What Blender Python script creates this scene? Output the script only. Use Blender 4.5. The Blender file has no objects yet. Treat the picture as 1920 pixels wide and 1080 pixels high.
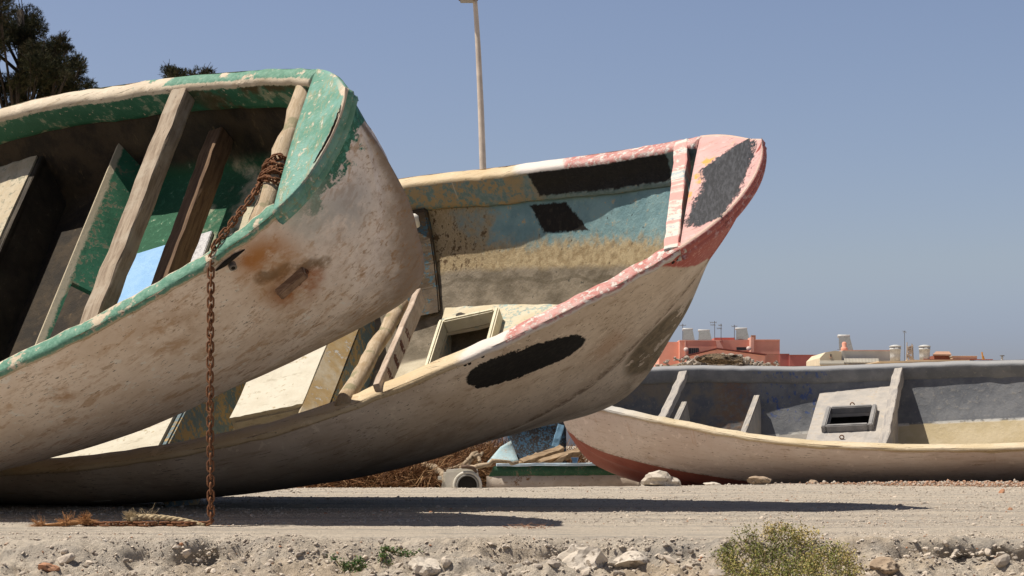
import bpy, bmesh, math, random
import numpy as np
from mathutils import Vector, Matrix
from mathutils.bvhtree import BVHTree
R = math.radians
C = bpy.context.scene.collection
rng = np.random.default_rng(7)
random.seed(7)

# ------------------------------------------------------------------ camera, sky, sun
F, YH, EYE = 3200.0, 836.0, 0.31        # focal length and horizon row of the 1920 px photograph, eye height in metres
def unproj(px, py, D):
    return np.array([(px-960)/F*D, D, EYE-(py-YH)/F*D])
cam = bpy.data.cameras.new('camera'); co = bpy.data.objects.new('camera', cam); C.objects.link(co)
co.location = (0, 0, EYE); co.rotation_euler = (R(90), 0, 0)
cam.sensor_width = 36; cam.lens = F/1920*36
cam.shift_y = (YH-540)/1920
cam.clip_end = 8000; cam.clip_start = .05
bpy.context.scene.camera = co
SUN = np.array([-.48, -.08, 1.0]); SUN /= np.linalg.norm(SUN)
elev = math.asin(SUN[2]); azim = math.atan2(SUN[0], SUN[1])
w = bpy.data.worlds.new('World'); bpy.context.scene.world = w; w.use_nodes = True
nt = w.node_tree; bg = nt.nodes['Background']
sky = nt.nodes.new('ShaderNodeTexSky'); sky.sky_type = 'NISHITA'; sky.sun_disc = False
sky.sun_elevation = elev; sky.sun_rotation = azim % (2*math.pi)
sky.altitude = 0; sky.air_density = 1.0; sky.dust_density = 2.0; sky.ozone_density = 5.0
tc = nt.nodes.new('ShaderNodeTexCoord'); sx = nt.nodes.new('ShaderNodeSeparateXYZ'); nt.links.new(tc.outputs['Generated'], sx.inputs[0])
def ramp(lo, hi):
    m = nt.nodes.new('ShaderNodeMapRange'); m.interpolation_type = 'SMOOTHSTEP'; nt.links.new(sx.outputs[2], m.inputs[0]); m.inputs[1].default_value = lo; m.inputs[2].default_value = hi; return m.outputs[0]
def cmix(f, a, b, mode='MIX'):
    m = nt.nodes.new('ShaderNodeMix'); m.data_type = 'RGBA'; m.blend_type = mode
    for i, v in ((0, f), (6, a), (7, b)):
        if isinstance(v, bpy.types.NodeSocket): nt.links.new(v, m.inputs[i])
        else: m.inputs[i].default_value = v
    return m.outputs[2]
# hazy pale low sky; unseen sky overhead dimmed to cut fill light
tint = cmix(ramp(.055, .11), (1.17, 1.05, 1.20, 1), (1.39, 1.155, 1.075, 1)); tint = cmix(ramp(.24, .62), tint, (.40, .36, .36, 1))
nt.links.new(cmix(1.0, sky.outputs[0], tint, 'MULTIPLY'), bg.inputs[0]); bg.inputs[1].default_value = SKY_STRENGTH = 0.0905
sl = bpy.data.lights.new('sun', 'SUN'); so = bpy.data.objects.new('sun', sl); C.objects.link(so)
sl.energy = 5.0; sl.angle = R(.5); sl.color = (1, .93, .83)
so.rotation_euler = Vector(SUN).to_track_quat('Z', 'Y').to_euler(); so.location = (-6, -5, 12)
vs = bpy.context.scene.view_settings
vs.view_transform = 'Standard'; vs.look = 'None'; vs.gamma = 1; vs.exposure = 0.22; vs.use_curve_mapping = False

# ------------------------------------------------------------------ material graphs
class G:
    def __init__(s, name, rough=.7, spec=.3):
        s.m = bpy.data.materials.new(name); s.m.use_nodes = True; s.nt = s.m.node_tree
        s.b = s.nt.nodes['Principled BSDF']; s.b.inputs['Roughness'].default_value = rough
        s.b.inputs['Specular IOR Level'].default_value = spec
    def n(s, t): return s.nt.nodes.new(t)
    def put(s, sock, v):
        if isinstance(v, bpy.types.NodeSocket): s.nt.links.new(v, sock)
        elif isinstance(v, (tuple, list)) and sock.type == 'RGBA' and len(v) == 3: sock.default_value = (*v, 1)
        else: sock.default_value = v
    def obj(s): 
        if not hasattr(s, '_o'): s._o = s.n('ShaderNodeTexCoord').outputs['Object']
        return s._o
    def attr(s, nm):
        a = s.n('ShaderNodeAttribute'); a.attribute_name = nm; return a.outputs['Vector']
    def attrf(s, nm):
        a = s.n('ShaderNodeAttribute'); a.attribute_name = nm; return a.outputs['Fac']
    def attrc(s, nm):
        a = s.n('ShaderNodeAttribute'); a.attribute_name = nm; return a.outputs['Color']
    def map(s, v, sc=(1, 1, 1), loc=(0, 0, 0), rot=(0, 0, 0)):
        a = s.n('ShaderNodeMapping'); s.put(a.inputs[0], v); a.inputs['Scale'].default_value = sc
        a.inputs['Location'].default_value = loc; a.inputs['Rotation'].default_value = rot; return a.outputs[0]
    def noise(s, v, sc, det=4, ro=.6, dist=0):
        a = s.n('ShaderNodeTexNoise'); s.put(a.inputs['Vector'], v); a.inputs['Scale'].default_value = sc
        a.inputs['Detail'].default_value = det; a.inputs['Roughness'].default_value = ro; a.inputs['Distortion'].default_value = dist
        return a.outputs['Fac']
    def voro(s, v, sc, feat='F1', out='Distance'):
        a = s.n('ShaderNodeTexVoronoi'); a.feature = feat; s.put(a.inputs['Vector'], v); a.inputs['Scale'].default_value = sc
        return a.outputs[out]
    def step(s, v, lo, hi):
        a = s.n('ShaderNodeMapRange'); a.interpolation_type = 'SMOOTHSTEP'; s.put(a.inputs[0], v)
        a.inputs[1].default_value = lo; a.inputs[2].default_value = hi; return a.outputs[0]
    def math(s, op, a, b=0.0, c=None):
        x = s.n('ShaderNodeMath'); x.operation = op; s.put(x.inputs[0], a); s.put(x.inputs[1], b)
        if c is not None: s.put(x.inputs[2], c)
        return x.outputs[0]
    def mul(s, a, b): return s.math('MULTIPLY', a, b)
    def add(s, a, b): return s.math('ADD', a, b)
    def sub(s, a, b): return s.math('SUBTRACT', a, b)
    def inv(s, a): return s.math('SUBTRACT', 1.0, a)
    def mx(s, a, b): return s.math('MAXIMUM', a, b)
    def mn(s, a, b): return s.math('MINIMUM', a, b)
    def mix(s, f, a, b):
        x = s.n('ShaderNodeMix'); x.data_type = 'RGBA'; s.put(x.inputs[0], f); s.put(x.inputs[6], a); s.put(x.inputs[7], b)
        return x.outputs[2]
    def sep(s, v):
        x = s.n('ShaderNodeSeparateXYZ'); s.put(x.inputs[0], v); return x.outputs
    def comb(s, x, y, z):
        c = s.n('ShaderNodeCombineXYZ'); [s.put(c.inputs[i], v) for i, v in enumerate((x, y, z))]; return c.outputs[0]
    def near(s, v, p, r, e=.5):      # ragged blob round a point, 1 inside
        x = s.n('ShaderNodeVectorMath'); x.operation = 'DISTANCE'; s.put(x.inputs[0], v); x.inputs[1].default_value = p
        return s.inv(s.step(x.outputs['Value'], r*(1-e), r))
    def box(s, x, x0, x1, e):        # 1 between x0 and x1, edges e wide
        return s.mul(s.step(x, x0-e, x0+e), s.inv(s.step(x, x1-e, x1+e)))
    def end(s, col, bump=None, strength=.4, dist=.01, rough=None):
        s.put(s.b.inputs['Base Color'], col)
        if rough is not None: s.put(s.b.inputs['Roughness'], rough)
        if bump is not None:
            b = s.n('ShaderNodeBump'); b.inputs['Strength'].default_value = strength; b.inputs['Distance'].default_value = dist
            s.put(b.inputs['Height'], bump); s.nt.links.new(b.outputs[0], s.b.inputs['Normal'])
        return s.m

# ------------------------------------------------------------------ mesh helpers
def tag(o, label=None, cat=None, group=None, kind=None):
    for k, v in (('label', label), ('category', cat), ('group', group), ('kind', kind)):
        if v: o[k] = v
    return o
def empty(name, loc=(0, 0, 0), M=None):
    o = bpy.data.objects.new(name, None); C.objects.link(o); o.empty_display_size = .1
    if M is not None: o.matrix_world = M
    else: o.location = loc
    return o
def link(name, me, mat, parent=None):
    o = bpy.data.objects.new(name, me); C.objects.link(o)
    if mat is not None: me.materials.append(mat)
    if parent is not None: o.parent = parent
    return o
def mesh(name, V, Fc, mat, parent=None, smooth=True, attrs=None):
    me = bpy.data.meshes.new(name)
    V = np.asarray(V, float).reshape(-1, 3)
    if isinstance(Fc, np.ndarray):
        k = Fc.shape[1]; n = len(Fc)
        me.vertices.add(len(V)); me.vertices.foreach_set('co', V.ravel())
        me.loops.add(n*k); me.loops.foreach_set('vertex_index', Fc.astype(np.int32).ravel())
        me.polygons.add(n); me.polygons.foreach_set('loop_start', np.arange(n, dtype=np.int32)*k)
        me.update(calc_edges=True)
    else:
        me.from_pydata(V.tolist(), [], Fc); me.update()
    me.validate()
    me.polygons.foreach_set('use_smooth', [smooth]*len(me.polygons))
    for nm, a in (attrs or {}).items():
        a = np.asarray(a, float)
        if a.ndim == 1:
            at = me.attributes.new(nm, 'FLOAT', 'POINT'); at.data.foreach_set('value', a)
        elif a.shape[1] == 3:
            at = me.attributes.new(nm, 'FLOAT_VECTOR', 'POINT'); at.data.foreach_set('vector', a.ravel())
    return link(name, me, mat, parent)
def gridf(n, m, closed=False, flip=False):
    i = np.arange(n-1)[:, None]; j = np.arange(m if closed else m-1)[None]
    j2 = (j+1) % m
    q = np.stack([i*m+j, i*m+j2, (i+1)*m+j2, (i+1)*m+j], -1).reshape(-1, 4)
    return q[:, ::-1].copy() if flip else q
class MB:
    """collects shapes into one mesh"""
    def __init__(s): s.V = []; s.F = []; s.n = 0
    def put(s, V, Fc):
        s.V += [tuple(map(float, v)) for v in V]; s.F += [[i+s.n for i in f] for f in Fc]; s.n += len(V); return s
    def hexa(s, P, bev=0):
        """8 corner points: bottom four then top four; bevelled by shrinking caps"""
        bm = bmesh.new(); vs_ = [bm.verts.new(p) for p in P]
        for f in ((3, 2, 1, 0), (4, 5, 6, 7), (0, 1, 5, 4), (1, 2, 6, 5), (2, 3, 7, 6), (3, 0, 4, 7)): bm.faces.new([vs_[i] for i in f])
        if bev: bmesh.ops.bevel(bm, geom=bm.edges[:], offset=bev, segments=2, affect='EDGES', clamp_overlap=True)
        bmesh.ops.recalc_face_normals(bm, faces=bm.faces)
        bm.verts.index_update()
        s.put([v.co[:] for v in bm.verts], [[v.index for v in f.verts] for f in bm.faces]); bm.free(); return s
    def box(s, c, sz, rot=None, bev=0):
        h = np.array(sz)/2; P = np.array([(-1, -1, -1), (1, -1, -1), (1, 1, -1), (-1, 1, -1), (-1, -1, 1), (1, -1, 1), (1, 1, 1), (-1, 1, 1)])*h
        if rot is not None: P = P @ np.array(rot).T
        return s.hexa(P+np.array(c), bev)
    def bar(s, a, b, w, h, up=(0, 0, 1), bev=.004, segs=1, wob=0, seed=0):
        a, b, up = map(lambda q: np.array(q, float), (a, b, up)); t = b-a; L = np.linalg.norm(t); t /= L
        sd = np.cross(up, t); sd /= np.linalg.norm(sd); u = np.cross(t, sd)
        if segs == 1: return s.box((a+b)/2, (L, w, h), np.stack([t, sd, u], 1), bev)
        r = np.random.default_rng(seed); pr = []
        prof = [(-1, -1), (-.8, -1.06), (0, -1.03), (.8, -1.06), (1, -1), (1.05, -.7), (1.02, 0), (1.05, .7), (1, 1), (.8, 1.06), (0, 1.03), (-.8, 1.06), (-1, 1), (-1.05, .7), (-1.02, 0), (-1.05, -.7)]
        pr = np.array(prof)*.93; V = []
        for k in range(segs+1):
            f = k/segs; c = a+t*L*f+sd*r.normal(0, wob)+u*r.normal(0, wob)
            e = 1 if 0 < k < segs else .94
            for x, y in pr: V.append(c+sd*(x*w/2*e+r.normal(0, wob*.5))+u*(y*h/2*e+r.normal(0, wob*.5)))
        n = len(pr); fc = gridf(segs+1, n, True).tolist()+[list(range(n))[::-1], [segs*n+i for i in range(n)]]
        return s.put(V, fc)
    def tube(s, P, r, n=10, cap=True, wob=0, seed=0):
        P = np.array(P, float); r = np.broadcast_to(np.array(r, float), (len(P),)); rr = np.random.default_rng(seed)
        T = np.gradient(P, axis=0); T /= np.maximum(np.linalg.norm(T, axis=1), 1e-9)[:, None]
        a = np.array([0, 0, 1.]) if abs(T[0][2]) < .9 else np.array([1., 0, 0]); V = []
        x = np.cross(T[0], a); x /= np.linalg.norm(x)
        for k in range(len(P)):
            x = x-T[k]*(x@T[k]); x /= np.linalg.norm(x); y = np.cross(T[k], x)
            for j in range(n):
                th = 2*math.pi*j/n; q = r[k]*(1+rr.normal(0, wob)) if wob else r[k]
                V.append(P[k]+q*(math.cos(th)*x+math.sin(th)*y))
        fc = gridf(len(P), n, True, True).tolist()
        if cap: fc += [list(range(n)), [(len(P)-1)*n+i for i in range(n)][::-1]]
        return s.put(V, fc)
    def lathe(s, prof, c=(0, 0, 0), n=24, M=None):
        V = []
        for (r_, z) in prof:
            for j in range(n):
                t = 2*math.pi*j/n; p = np.array([r_*math.cos(t), r_*math.sin(t), z])
                if M is not None: p = np.array(M) @ p
                V.append(p+np.array(c))
        return s.put(V, gridf(len(prof), n, True, True).tolist()+[list(range(n)), [(len(prof)-1)*n+i for i in range(n)][::-1]])
    def build(s, name, mat, parent=None, smooth=False):
        return mesh(name, s.V, s.F, mat, parent, smooth)
def hsh(*k): return np.sin(np.dot(k, (12.9898, 78.233, 37.719)[:len(k)]))*43758.5453 % 1
def vnoise(x, y, seed=0):
    """value noise on arrays"""
    xi, yi = np.floor(x).astype(np.int64), np.floor(y).astype(np.int64); fx, fy = x-xi, y-yi
    fx, fy = fx*fx*(3-2*fx), fy*fy*(3-2*fy)
    def h(a, b):
        n = (a*374761393+b*668265263+seed*1442695041) & 0x7fffffff
        n = ((n ^ (n >> 13))*1274126177) & 0x7fffffff
        return ((n ^ (n >> 16)) & 0xffff)/65535.
    return (h(xi, yi)*(1-fx)+h(xi+1, yi)*fx)*(1-fy)+(h(xi, yi+1)*(1-fx)+h(xi+1, yi+1)*fx)*fy
def fbm(x, y, oct=5, seed=0, gain=.5):
    s = 0; a = 1; t = 0
    for k in range(oct): s = s+a*vnoise(x*2**k, y*2**k, seed+k); t += a; a *= gain
    return s/t
# ------------------------------------------------------------------ boats
# pose (yaw, pitch, roll, bow tip), then ten stations each: gunwale distance aft, half beam, height; keel distance aft, height; section bulge and lift
P1 = [[-0.5026,0.1805,0.9490,-0.6902,6.3769,1.7310],[0.0000,-0.0128,0.1195,0.3099,0.7800,1.5016,2.3764,3.4373,4.5952,5.9511],[0.0000,0.0002,0.1703,0.3910,0.6131,0.8293,0.9929,0.9884,0.8750,0.6846],[0.0000,-0.1199,-0.2320,-0.2692,-0.2926,-0.2863,-0.2649,-0.2696,-0.2786,-0.2596],[0.0000,0.0364,0.0477,0.1307,0.3581,0.9942,1.9324,3.1681,4.4977,6.0236],[0.0000,-0.1975,-0.4993,-0.8448,-1.2063,-1.3671,-1.4020,-1.3320,-1.2282,-1.1134],[1.1974,1.1365,1.1027,1.1792,1.3337,1.5247,1.6545,1.6150,1.5182,1.4093],[1.1072,1.0655,1.0288,1.0336,1.0917,1.2894,1.4585,1.4274,1.3268,1.2115]]
P2 = [[-0.2785,0.1844,0.6101,1.0369,8.2089,1.8194],[0.0000,-0.1471,-0.0781,0.1641,0.6609,1.3940,2.2752,3.3441,4.5320,5.9313],[0.0000,0.0146,0.2425,0.5459,0.7910,1.0787,1.3233,1.2403,1.0114,0.7459],[0.0000,-0.0764,-0.1737,-0.2297,-0.2983,-0.3491,-0.3617,-0.3746,-0.3252,-0.2847],[0.0000,-0.0412,0.0626,0.2581,0.5089,0.9760,1.8430,3.0431,4.3798,5.9324],[0.0000,-0.1953,-0.4133,-0.6607,-0.9963,-1.3862,-1.3962,-1.2484,-1.0815,-0.9410],[1.3412,1.3563,1.3722,1.3844,1.4179,1.5031,1.6673,1.6892,1.5670,1.4275],[1.2493,1.2389,1.2041,1.0916,0.9579,0.9137,1.1434,1.3668,1.3778,1.3495]]
P3 = [[0.3300,-0.0409,0.4513,0.2592,15.5763,0.8328],[0.0000,0.0727,0.1576,0.3356,0.7347,1.4057,2.2739,3.3571,4.5616,5.9731],[0.0000,0.0497,0.1423,0.2770,0.4599,0.6445,0.7934,0.8924,0.8736,0.8118],[0.0000,0.0228,0.0257,0.0096,-0.0383,-0.1318,-0.2576,-0.3243,-0.3617,-0.3892],[0.0000,0.1087,0.1504,0.2132,0.4199,1.0272,1.9534,3.1782,4.4970,6.0123],[0.0000,-0.0912,-0.2753,-0.5247,-0.8169,-1.0638,-1.1580,-1.1797,-1.1673,-1.1393],[1.3387,1.3344,1.3323,1.3386,1.3455,1.3499,1.3515,1.3515,1.3507,1.3499],[1.1324,1.1277,1.1259,1.1381,1.1493,1.1544,1.1547,1.1527,1.1506,1.1487]]
def cr(Y, t):
    Y = np.asarray(Y); n = len(Y); i = np.clip(t.astype(int), 0, n-2); f = t-i
    g = lambda k: Y[np.clip(k, 0, n-1)]
    p1 = g(i); p2 = g(i+1)
    p0 = np.where(i-1 < 0, 2*Y[0]-Y[1], g(i-1)); p3 = np.where(i+2 > n-1, 2*Y[-1]-Y[-2], g(i+2))
    return .5*(2*p1+(p2-p0)*f+(2*p0-5*p1+4*p2-p3)*f**2+(3*p1-p0-3*p2+p3)*f**3)
class Boat:
    """near side of the hull is side -1, the far side +1; local x forward, z up out of the boat"""
    def __init__(s, name, P, dirx, L, label, rail_w, rail_h, th=.03, group='beached fishing boats'):
        yaw, pitch, roll = P[0][:3]; s.sy = dirx
        sr, crl, sp, cp, sn, cs = math.sin(roll), math.cos(roll), math.sin(pitch), math.cos(pitch), math.sin(yaw), math.cos(yaw)
        M = np.array([[cs, -sn, 0], [sn, cs, 0], [0, 0, 1]]) @ np.array([[cp, 0, -sp], [0, 1, 0], [sp, 0, cp]])
        ax = [M @ np.array(v) for v in ((1, 0, 0), (0, crl, sr), (0, -sr, crl))]
        if dirx < 0: ax = [a*np.array([-1, 1, 1]) for a in ax]; ax[1] = -ax[1]
        s.A = np.stack(ax, 1); s.T = np.array(P[0][3:])
        mw = Matrix.Identity(4)
        for i in range(3):
            for j in range(3): mw[i][j] = s.A[i, j]
            mw[i][3] = s.T[i]
        s.root = empty(name, M=mw); tag(s.root, label, 'boat', group)
        t = np.linspace(0, 9, 2000); dg = cr(P[1], t); tL = t[np.argmax(dg > L)] if (dg > L).any() else 9
        u = np.linspace(0, 1, 150); t = 1+(tL-1)*u**1.15
        s.dg, s.bg, s.zg, s.dk, s.zk, s.a, s.c = [cr(y, t) for y in P[1:]]
        s.bg = np.maximum(s.bg-s.bg[0]*np.exp(-((t-1)/.5)**2), 0); s.u = u; s.n = len(u)
        Pf = np.concatenate([np.stack([s.dg, -s.bg, s.zg], 1)[::-1], np.stack([s.dg, s.bg, s.zg], 1)[1:]]); k = s.n-1; wt = np.exp(-(np.arange(len(Pf))-k)**2/110.)[:, None]
        for _ in range(40): q = Pf.copy(); q[1:-1] = .25*Pf[:-2]+.5*Pf[1:-1]+.25*Pf[2:]; Pf = Pf*(1-wt)+q*wt      # round the stem head
        s.dg, s.bg, s.zg = Pf[k:, 0], np.maximum(Pf[k:, 1], 0), Pf[k:, 2]
        s.v = np.linspace(0, 1, 34)**.9; s.rw, s.rh, s.th = rail_w, rail_h, th
        v = s.v[None]; col = lambda q: q[:, None]
        y = col(s.bg)*(1-(1-v)**col(s.a)); z = col(s.zk)+(col(s.zg)-col(s.zk))*v**col(s.c); d = col(s.dk)+(col(s.dg)-col(s.dk))*v
        # spray rail along the turn of the bilge, fading out at the bow
        bump = (.016*np.exp(-((v-.30)/.018)**2)-.010*np.exp(-((v-.22)/.05)**2))*np.clip(col(u)*12-.9, 0, 1)
        dy = np.gradient(y, axis=1); dz = np.gradient(z, axis=1); l = np.sqrt(dy**2+dz**2)+1e-9
        y = y+bump*dz/l; z = z-bump*dy/l
        s.S = np.stack([-d, y, z], -1)                      # half hull, y >= 0
        seg = np.linalg.norm(np.diff(s.S[:, ::-1], axis=1), axis=2); s.girth = np.concatenate([np.zeros((s.n, 1)), np.cumsum(seg, 1)], 1)[:, ::-1]
        # inner skin
        N = np.cross(np.gradient(s.S, axis=0), np.gradient(s.S, axis=1)); N /= np.linalg.norm(N, axis=2)[..., None]+1e-12
        if N[80, 20, 1] > 0: N = -N
        s.I = s.S+N*th; s.I[..., 1] = np.maximum(s.I[..., 1], 0)
        s.pts = s.I[8:, 2:].reshape(-1, 3)
    def sgn(s, side): return side*s.sy                       # side (-1 near, 1 far) to local y sign
    def L(s, P): return (np.asarray(P)-s.T) @ s.A            # world to local
    def W(s, P): return np.asarray(P) @ s.A.T+s.T
    def ray(s, px, py): 
        d = np.array([(px-960)/F, 1, -(py-YH)/F]); o = np.array([0, 0, EYE]); return (o-s.T) @ s.A, d @ s.A
    def at_z(s, px, py, z):
        o, d = s.ray(px, py); t = (z-o[2])/d[2]; return o+t*d
    def at_d(s, px, py, dd):
        o, d = s.ray(px, py); t = (-dd-o[0])/d[0]; return o+t*d
    def half(s, d, z):                                       # inner half breadth at distance d aft of the bow, height z
        q = s.pts; r = (q[:, 0]+d)**2*1.0+(q[:, 2]-z)**2
        k = np.argsort(r)[:5]; w_ = 1/(r[k]+1e-5); return float((q[k, 1]*w_).sum()/w_.sum())
    def outline(s, d0=0):                                    # both gunwales, near stern to far stern
        g = np.stack([-s.dg, s.bg, s.zg], -1); a = g[::-1].copy(); a[:, 1] *= s.sgn(-1); b = g.copy(); b[:, 1] *= s.sgn(1)
        P = np.concatenate([a, b[1:]]); k = s.n-1
        for _ in range(4):
            q = P.copy(); q[1:-1] = .25*P[:-2]+.5*P[1:-1]+.25*P[2:]; wt = np.exp(-(np.arange(len(P))-k)**2/40.)[:, None]; P = P*(1-wt)+q*wt
        T = np.gradient(P, axis=0); O = np.cross(T, [0, 0, 1.]); O /= np.linalg.norm(O, axis=1)[:, None]
        if O[0, 1]*s.sgn(-1) < 0: O = -O
        return P, O
    def hull(s, mat, extra=None):
        A = s.S[:, ::-1].copy(); A[..., 1] *= s.sgn(-1); B = s.S[:, 1:].copy(); B[..., 1] *= s.sgn(1)
        V = np.concatenate([A, B], 1); n, m = V.shape[:2]
        dent = fbm(V[..., 0]*2.6+20, V[..., 2]*3.4+V[..., 1]*1.3+20, 3, 91)-.5; V[..., 1] += .012*dent*np.sign(V[..., 1])*np.clip(np.abs(V[..., 1])*8, 0, 1)*(1-.8*np.concatenate([s.v[::-1], s.v[1:]])[None]**6)
        g = np.concatenate([s.girth[:, ::-1], s.girth[:, 1:]], 1); vv = np.concatenate([s.v[::-1], s.v[1:]])[None].repeat(n, 0)
        pc = np.stack([-V[..., 0], g, vv], -1)
        s.hullV = V; o = mesh('hull', V.reshape(-1, 3), gridf(n, m, flip=s.sy < 0), mat, s.root, True, {'pc': pc.reshape(-1, 3)})
        Fq = gridf(n, m).tolist(); s.bvh = BVHTree.FromPolygons([Vector(p) for p in V.reshape(-1, 3)], Fq)
        return o
    def hit(s, px, py):
        o, d = s.ray(px, py); h = s.bvh.ray_cast(Vector(o), Vector(d).normalized()); n = np.array(h[1])
        if n @ d > 0: n = -n
        return np.array(h[0]), n
    def transom(s, mat):
        A = s.S[-1].copy(); B = A.copy(); A[:, 1] *= -1
        ring = np.concatenate([A[::-1], B[1:]]); ring2 = ring+np.array([.05, 0, 0]); n = len(ring)
        Fc = [list(range(n)), list(range(2*n-1, n-1, -1))]+[[i, i+n, (i+1) % n+n, (i+1) % n] for i in range(n)]
        return mesh('transom', np.concatenate([ring, ring2]), Fc, mat, s.root, False)
    def line_pts(s, zf0, k, clear=.07, k0=4, nz=14, nf=7):
        """inner skin: wall leaning in k per unit drop, never outside the hull, down to a flat sole at height zf0"""
        rows = []; pcs = []
        for i in range(k0, s.n):
            I = s.I[i]; o = np.argsort(I[:, 2]); zz = I[o, 2]; zt = s.zg[i]-s.rh+.02
            zf = max(zf0, s.zk[i]+clear); zf = min(zf, zt-.05)
            yw = max(s.bg[i]-s.rw+.012, .004); zs_ = np.linspace(zt, zf, nz); ys = np.minimum(yw-k*(zt-zs_), np.interp(zs_, zz, I[o, 1])); ys = np.maximum(ys, .003)
            xs = np.interp(zs_, zz, I[o, 0]); rows.append(np.concatenate([np.stack([xs, ys, zs_], 1), np.stack([np.full(nf, xs[-1]), np.linspace(ys[-1], 0, nf+1)[1:], np.full(nf, zf)], 1)]))
            g = np.concatenate([(zt-zs_)*math.sqrt(1+k*k), (zt-zf)*math.sqrt(1+k*k)+np.linspace(0, ys[-1], nf+1)[1:]]); pcs.append(g)
        s.J = np.array(rows); s.Jg = np.array(pcs); s.pts = s.J[:, :nz].reshape(-1, 3); s.zf0 = zf0
    def lining(s, mat, zf0, k):
        s.line_pts(zf0, k); A = s.J.copy(); A[..., 1] *= s.sgn(-1); B = s.J[:, :-1][:, ::-1].copy(); B[..., 1] *= s.sgn(1)
        V = np.concatenate([A, B], 1); n, m = V.shape[:2]; g = np.concatenate([s.Jg, s.Jg[:, :-1][:, ::-1]], 1)
        sd = np.concatenate([-np.ones(A.shape[:2]), np.ones(B.shape[:2])], 1)
        o = mesh('inner_hull', V.reshape(-1, 3), gridf(n, m, flip=s.sy > 0), mat, s.root, True, {'pc': np.stack([-V[..., 0], g, sd], -1).reshape(-1, 3)})
        s.lbvh = BVHTree.FromPolygons([Vector(q) for q in V.reshape(-1, 3)], gridf(n, m).tolist()); return o
    def rail(s, mat, d_near, d_far, name='gunwale', wob=.0025):
        P, O = s.outline(); w_, h = s.rw, s.rh; k = s.n-1
        prof = np.array([(-.006, -.032), (.004, -.028), (.007, -.020), (.006, -.010), (.001, -.002), (-.010, .003), (-w_*.5, .006), (-w_+.014, .003), (-w_+.003, -.006), (-w_-.002, -.02),
                         (-w_-.004, -h*.5), (-w_-.004, -h+.02), (-w_+.002, -h-.004), (-w_+.016, -h-.012), (-.02, -h-.016)])
        arc = np.concatenate([[0], np.cumsum(np.linalg.norm(np.diff(prof, axis=0), axis=1))])
        r = np.random.default_rng(3); out = []
        for side in (-1, 1):
            Q, N = (P[k::-1], O[k::-1]) if side < 0 else (P[k:], O[k:])
            i0 = np.argmax(-Q[:, 0] >= (d_near if side < 0 else d_far)); Q, N = Q[i0:], N[i0:]; nx = len(Q); f = np.interp(np.linspace(0, 1, nx*2), np.linspace(0, 1, nx), np.arange(nx))
            Q, N = [np.stack([np.interp(f, np.arange(nx), a[:, q]) for q in range(3)], 1) for a in (Q, N)]; nx = len(Q)
            wv = np.interp(np.arange(nx), np.linspace(0, nx, 60), r.normal(0, wob, 60)); wz = np.interp(np.arange(nx), np.linspace(0, nx, 60), r.normal(0, wob, 60))
            V = np.empty((nx, len(prof), 3))
            ki = np.interp(f, np.arange(len(P[k::-1][i0:]) if side < 0 else len(P[k:][i0:])), np.arange(i0, k+1))
            for j, (o_, z_) in enumerate(prof):
                oo = np.full(nx, o_)
                if j > 8:
                    lim = np.array([np.interp(s.zg[int(q)]+z_, s.S[int(q), :, 2], s.S[int(q), :, 1])-s.bg[int(q)] for q in ki])-(.03 if j < len(prof)-2 else .012)
                    oo = np.minimum(oo, np.maximum(lim, -.3))
                V[:, j] = Q+N*(oo+wv)[:, None]; V[:, j, 2] += z_+wz
            pc = np.empty(V.shape); pc[..., 0] = -V[..., 0]; pc[..., 1] = arc[None]; pc[..., 2] = side
            n, m = V.shape[:2]; fl = (side*s.sy > 0)
            Fc = gridf(n, m, True, flip=fl).tolist()+[list(range(m)), [(n-1)*m+i for i in range(m)][::-1]]
            out.append(mesh(name, V.reshape(-1, 3), Fc, mat, s.root, True, {'pc': pc.reshape(-1, 3)}))
        return out
    def plate(s, mat, d_near, d_far, crown=.012, name='bow_deck', thick=.035, lip=.0, rise=.006):
        P, O = s.outline(); k = s.n-1
        iN = k-np.argmax(-P[k::-1, 0] >= d_near); iF = k+np.argmax(-P[k:, 0] >= d_far); m = 40
        rows_n = np.interp(np.linspace(0, 1, m), np.linspace(0, 1, k-iN+1), np.arange(k, iN-1, -1)); rows_f = np.interp(np.linspace(0, 1, m), np.linspace(0, 1, iF-k+1), np.arange(k, iF+1))
        sv = np.concatenate([[0]*3, np.linspace(0, 1, 61), [1]*3]); ex = [(.004, -thick), (lip+.010, -thick*.55), (lip+.006, -.010)]
        def row(idx, c): return np.array([np.interp(idx, np.arange(len(P)), c[:, q]) for q in range(3)]).T
        PN, PF, ON, OF = row(rows_n, P), row(rows_f, P), row(rows_n, O), row(rows_f, O)
        V = np.empty((m, len(sv), 3)); 
        for j, t in enumerate(sv):
            q = PN*(1-t)+PF*t; q[:, 2] += rise+crown*(1-(2*t-1)**2)
            if j < 3: q = PN+ON*ex[j][0]; q[:, 2] += ex[j][1]
            if j >= len(sv)-3: e = ex[len(sv)-1-j]; q = PF+OF*e[0]; q[:, 2] += e[1]
            V[:, j] = q
        ed = np.minimum(np.arange(len(sv)), np.arange(len(sv))[::-1])[None].repeat(m, 0)
        pc = np.stack([-V[..., 0], np.where((np.arange(len(sv)) < 3) | (np.arange(len(sv)) >= len(sv)-3), -1., np.minimum(sv, 1-sv)[None]*np.linalg.norm(PN-PF, axis=1)[:, None]), np.sign(sv-.5)[None].repeat(m, 0)], -1)
        # aft edge turned down, and the underside
        low = V[-1].copy(); low[:, 2] -= thick*.8; mid = V[-1].copy(); mid[:, 0] -= .006; mid[:, 2] -= .014
        under = V.copy(); under[..., 2] -= thick*.8
        VV = np.concatenate([V, mid[None], low[None], under[::-1]]); pp = np.concatenate([pc, pc[-1:], pc[-1:], pc[::-1]])
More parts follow.
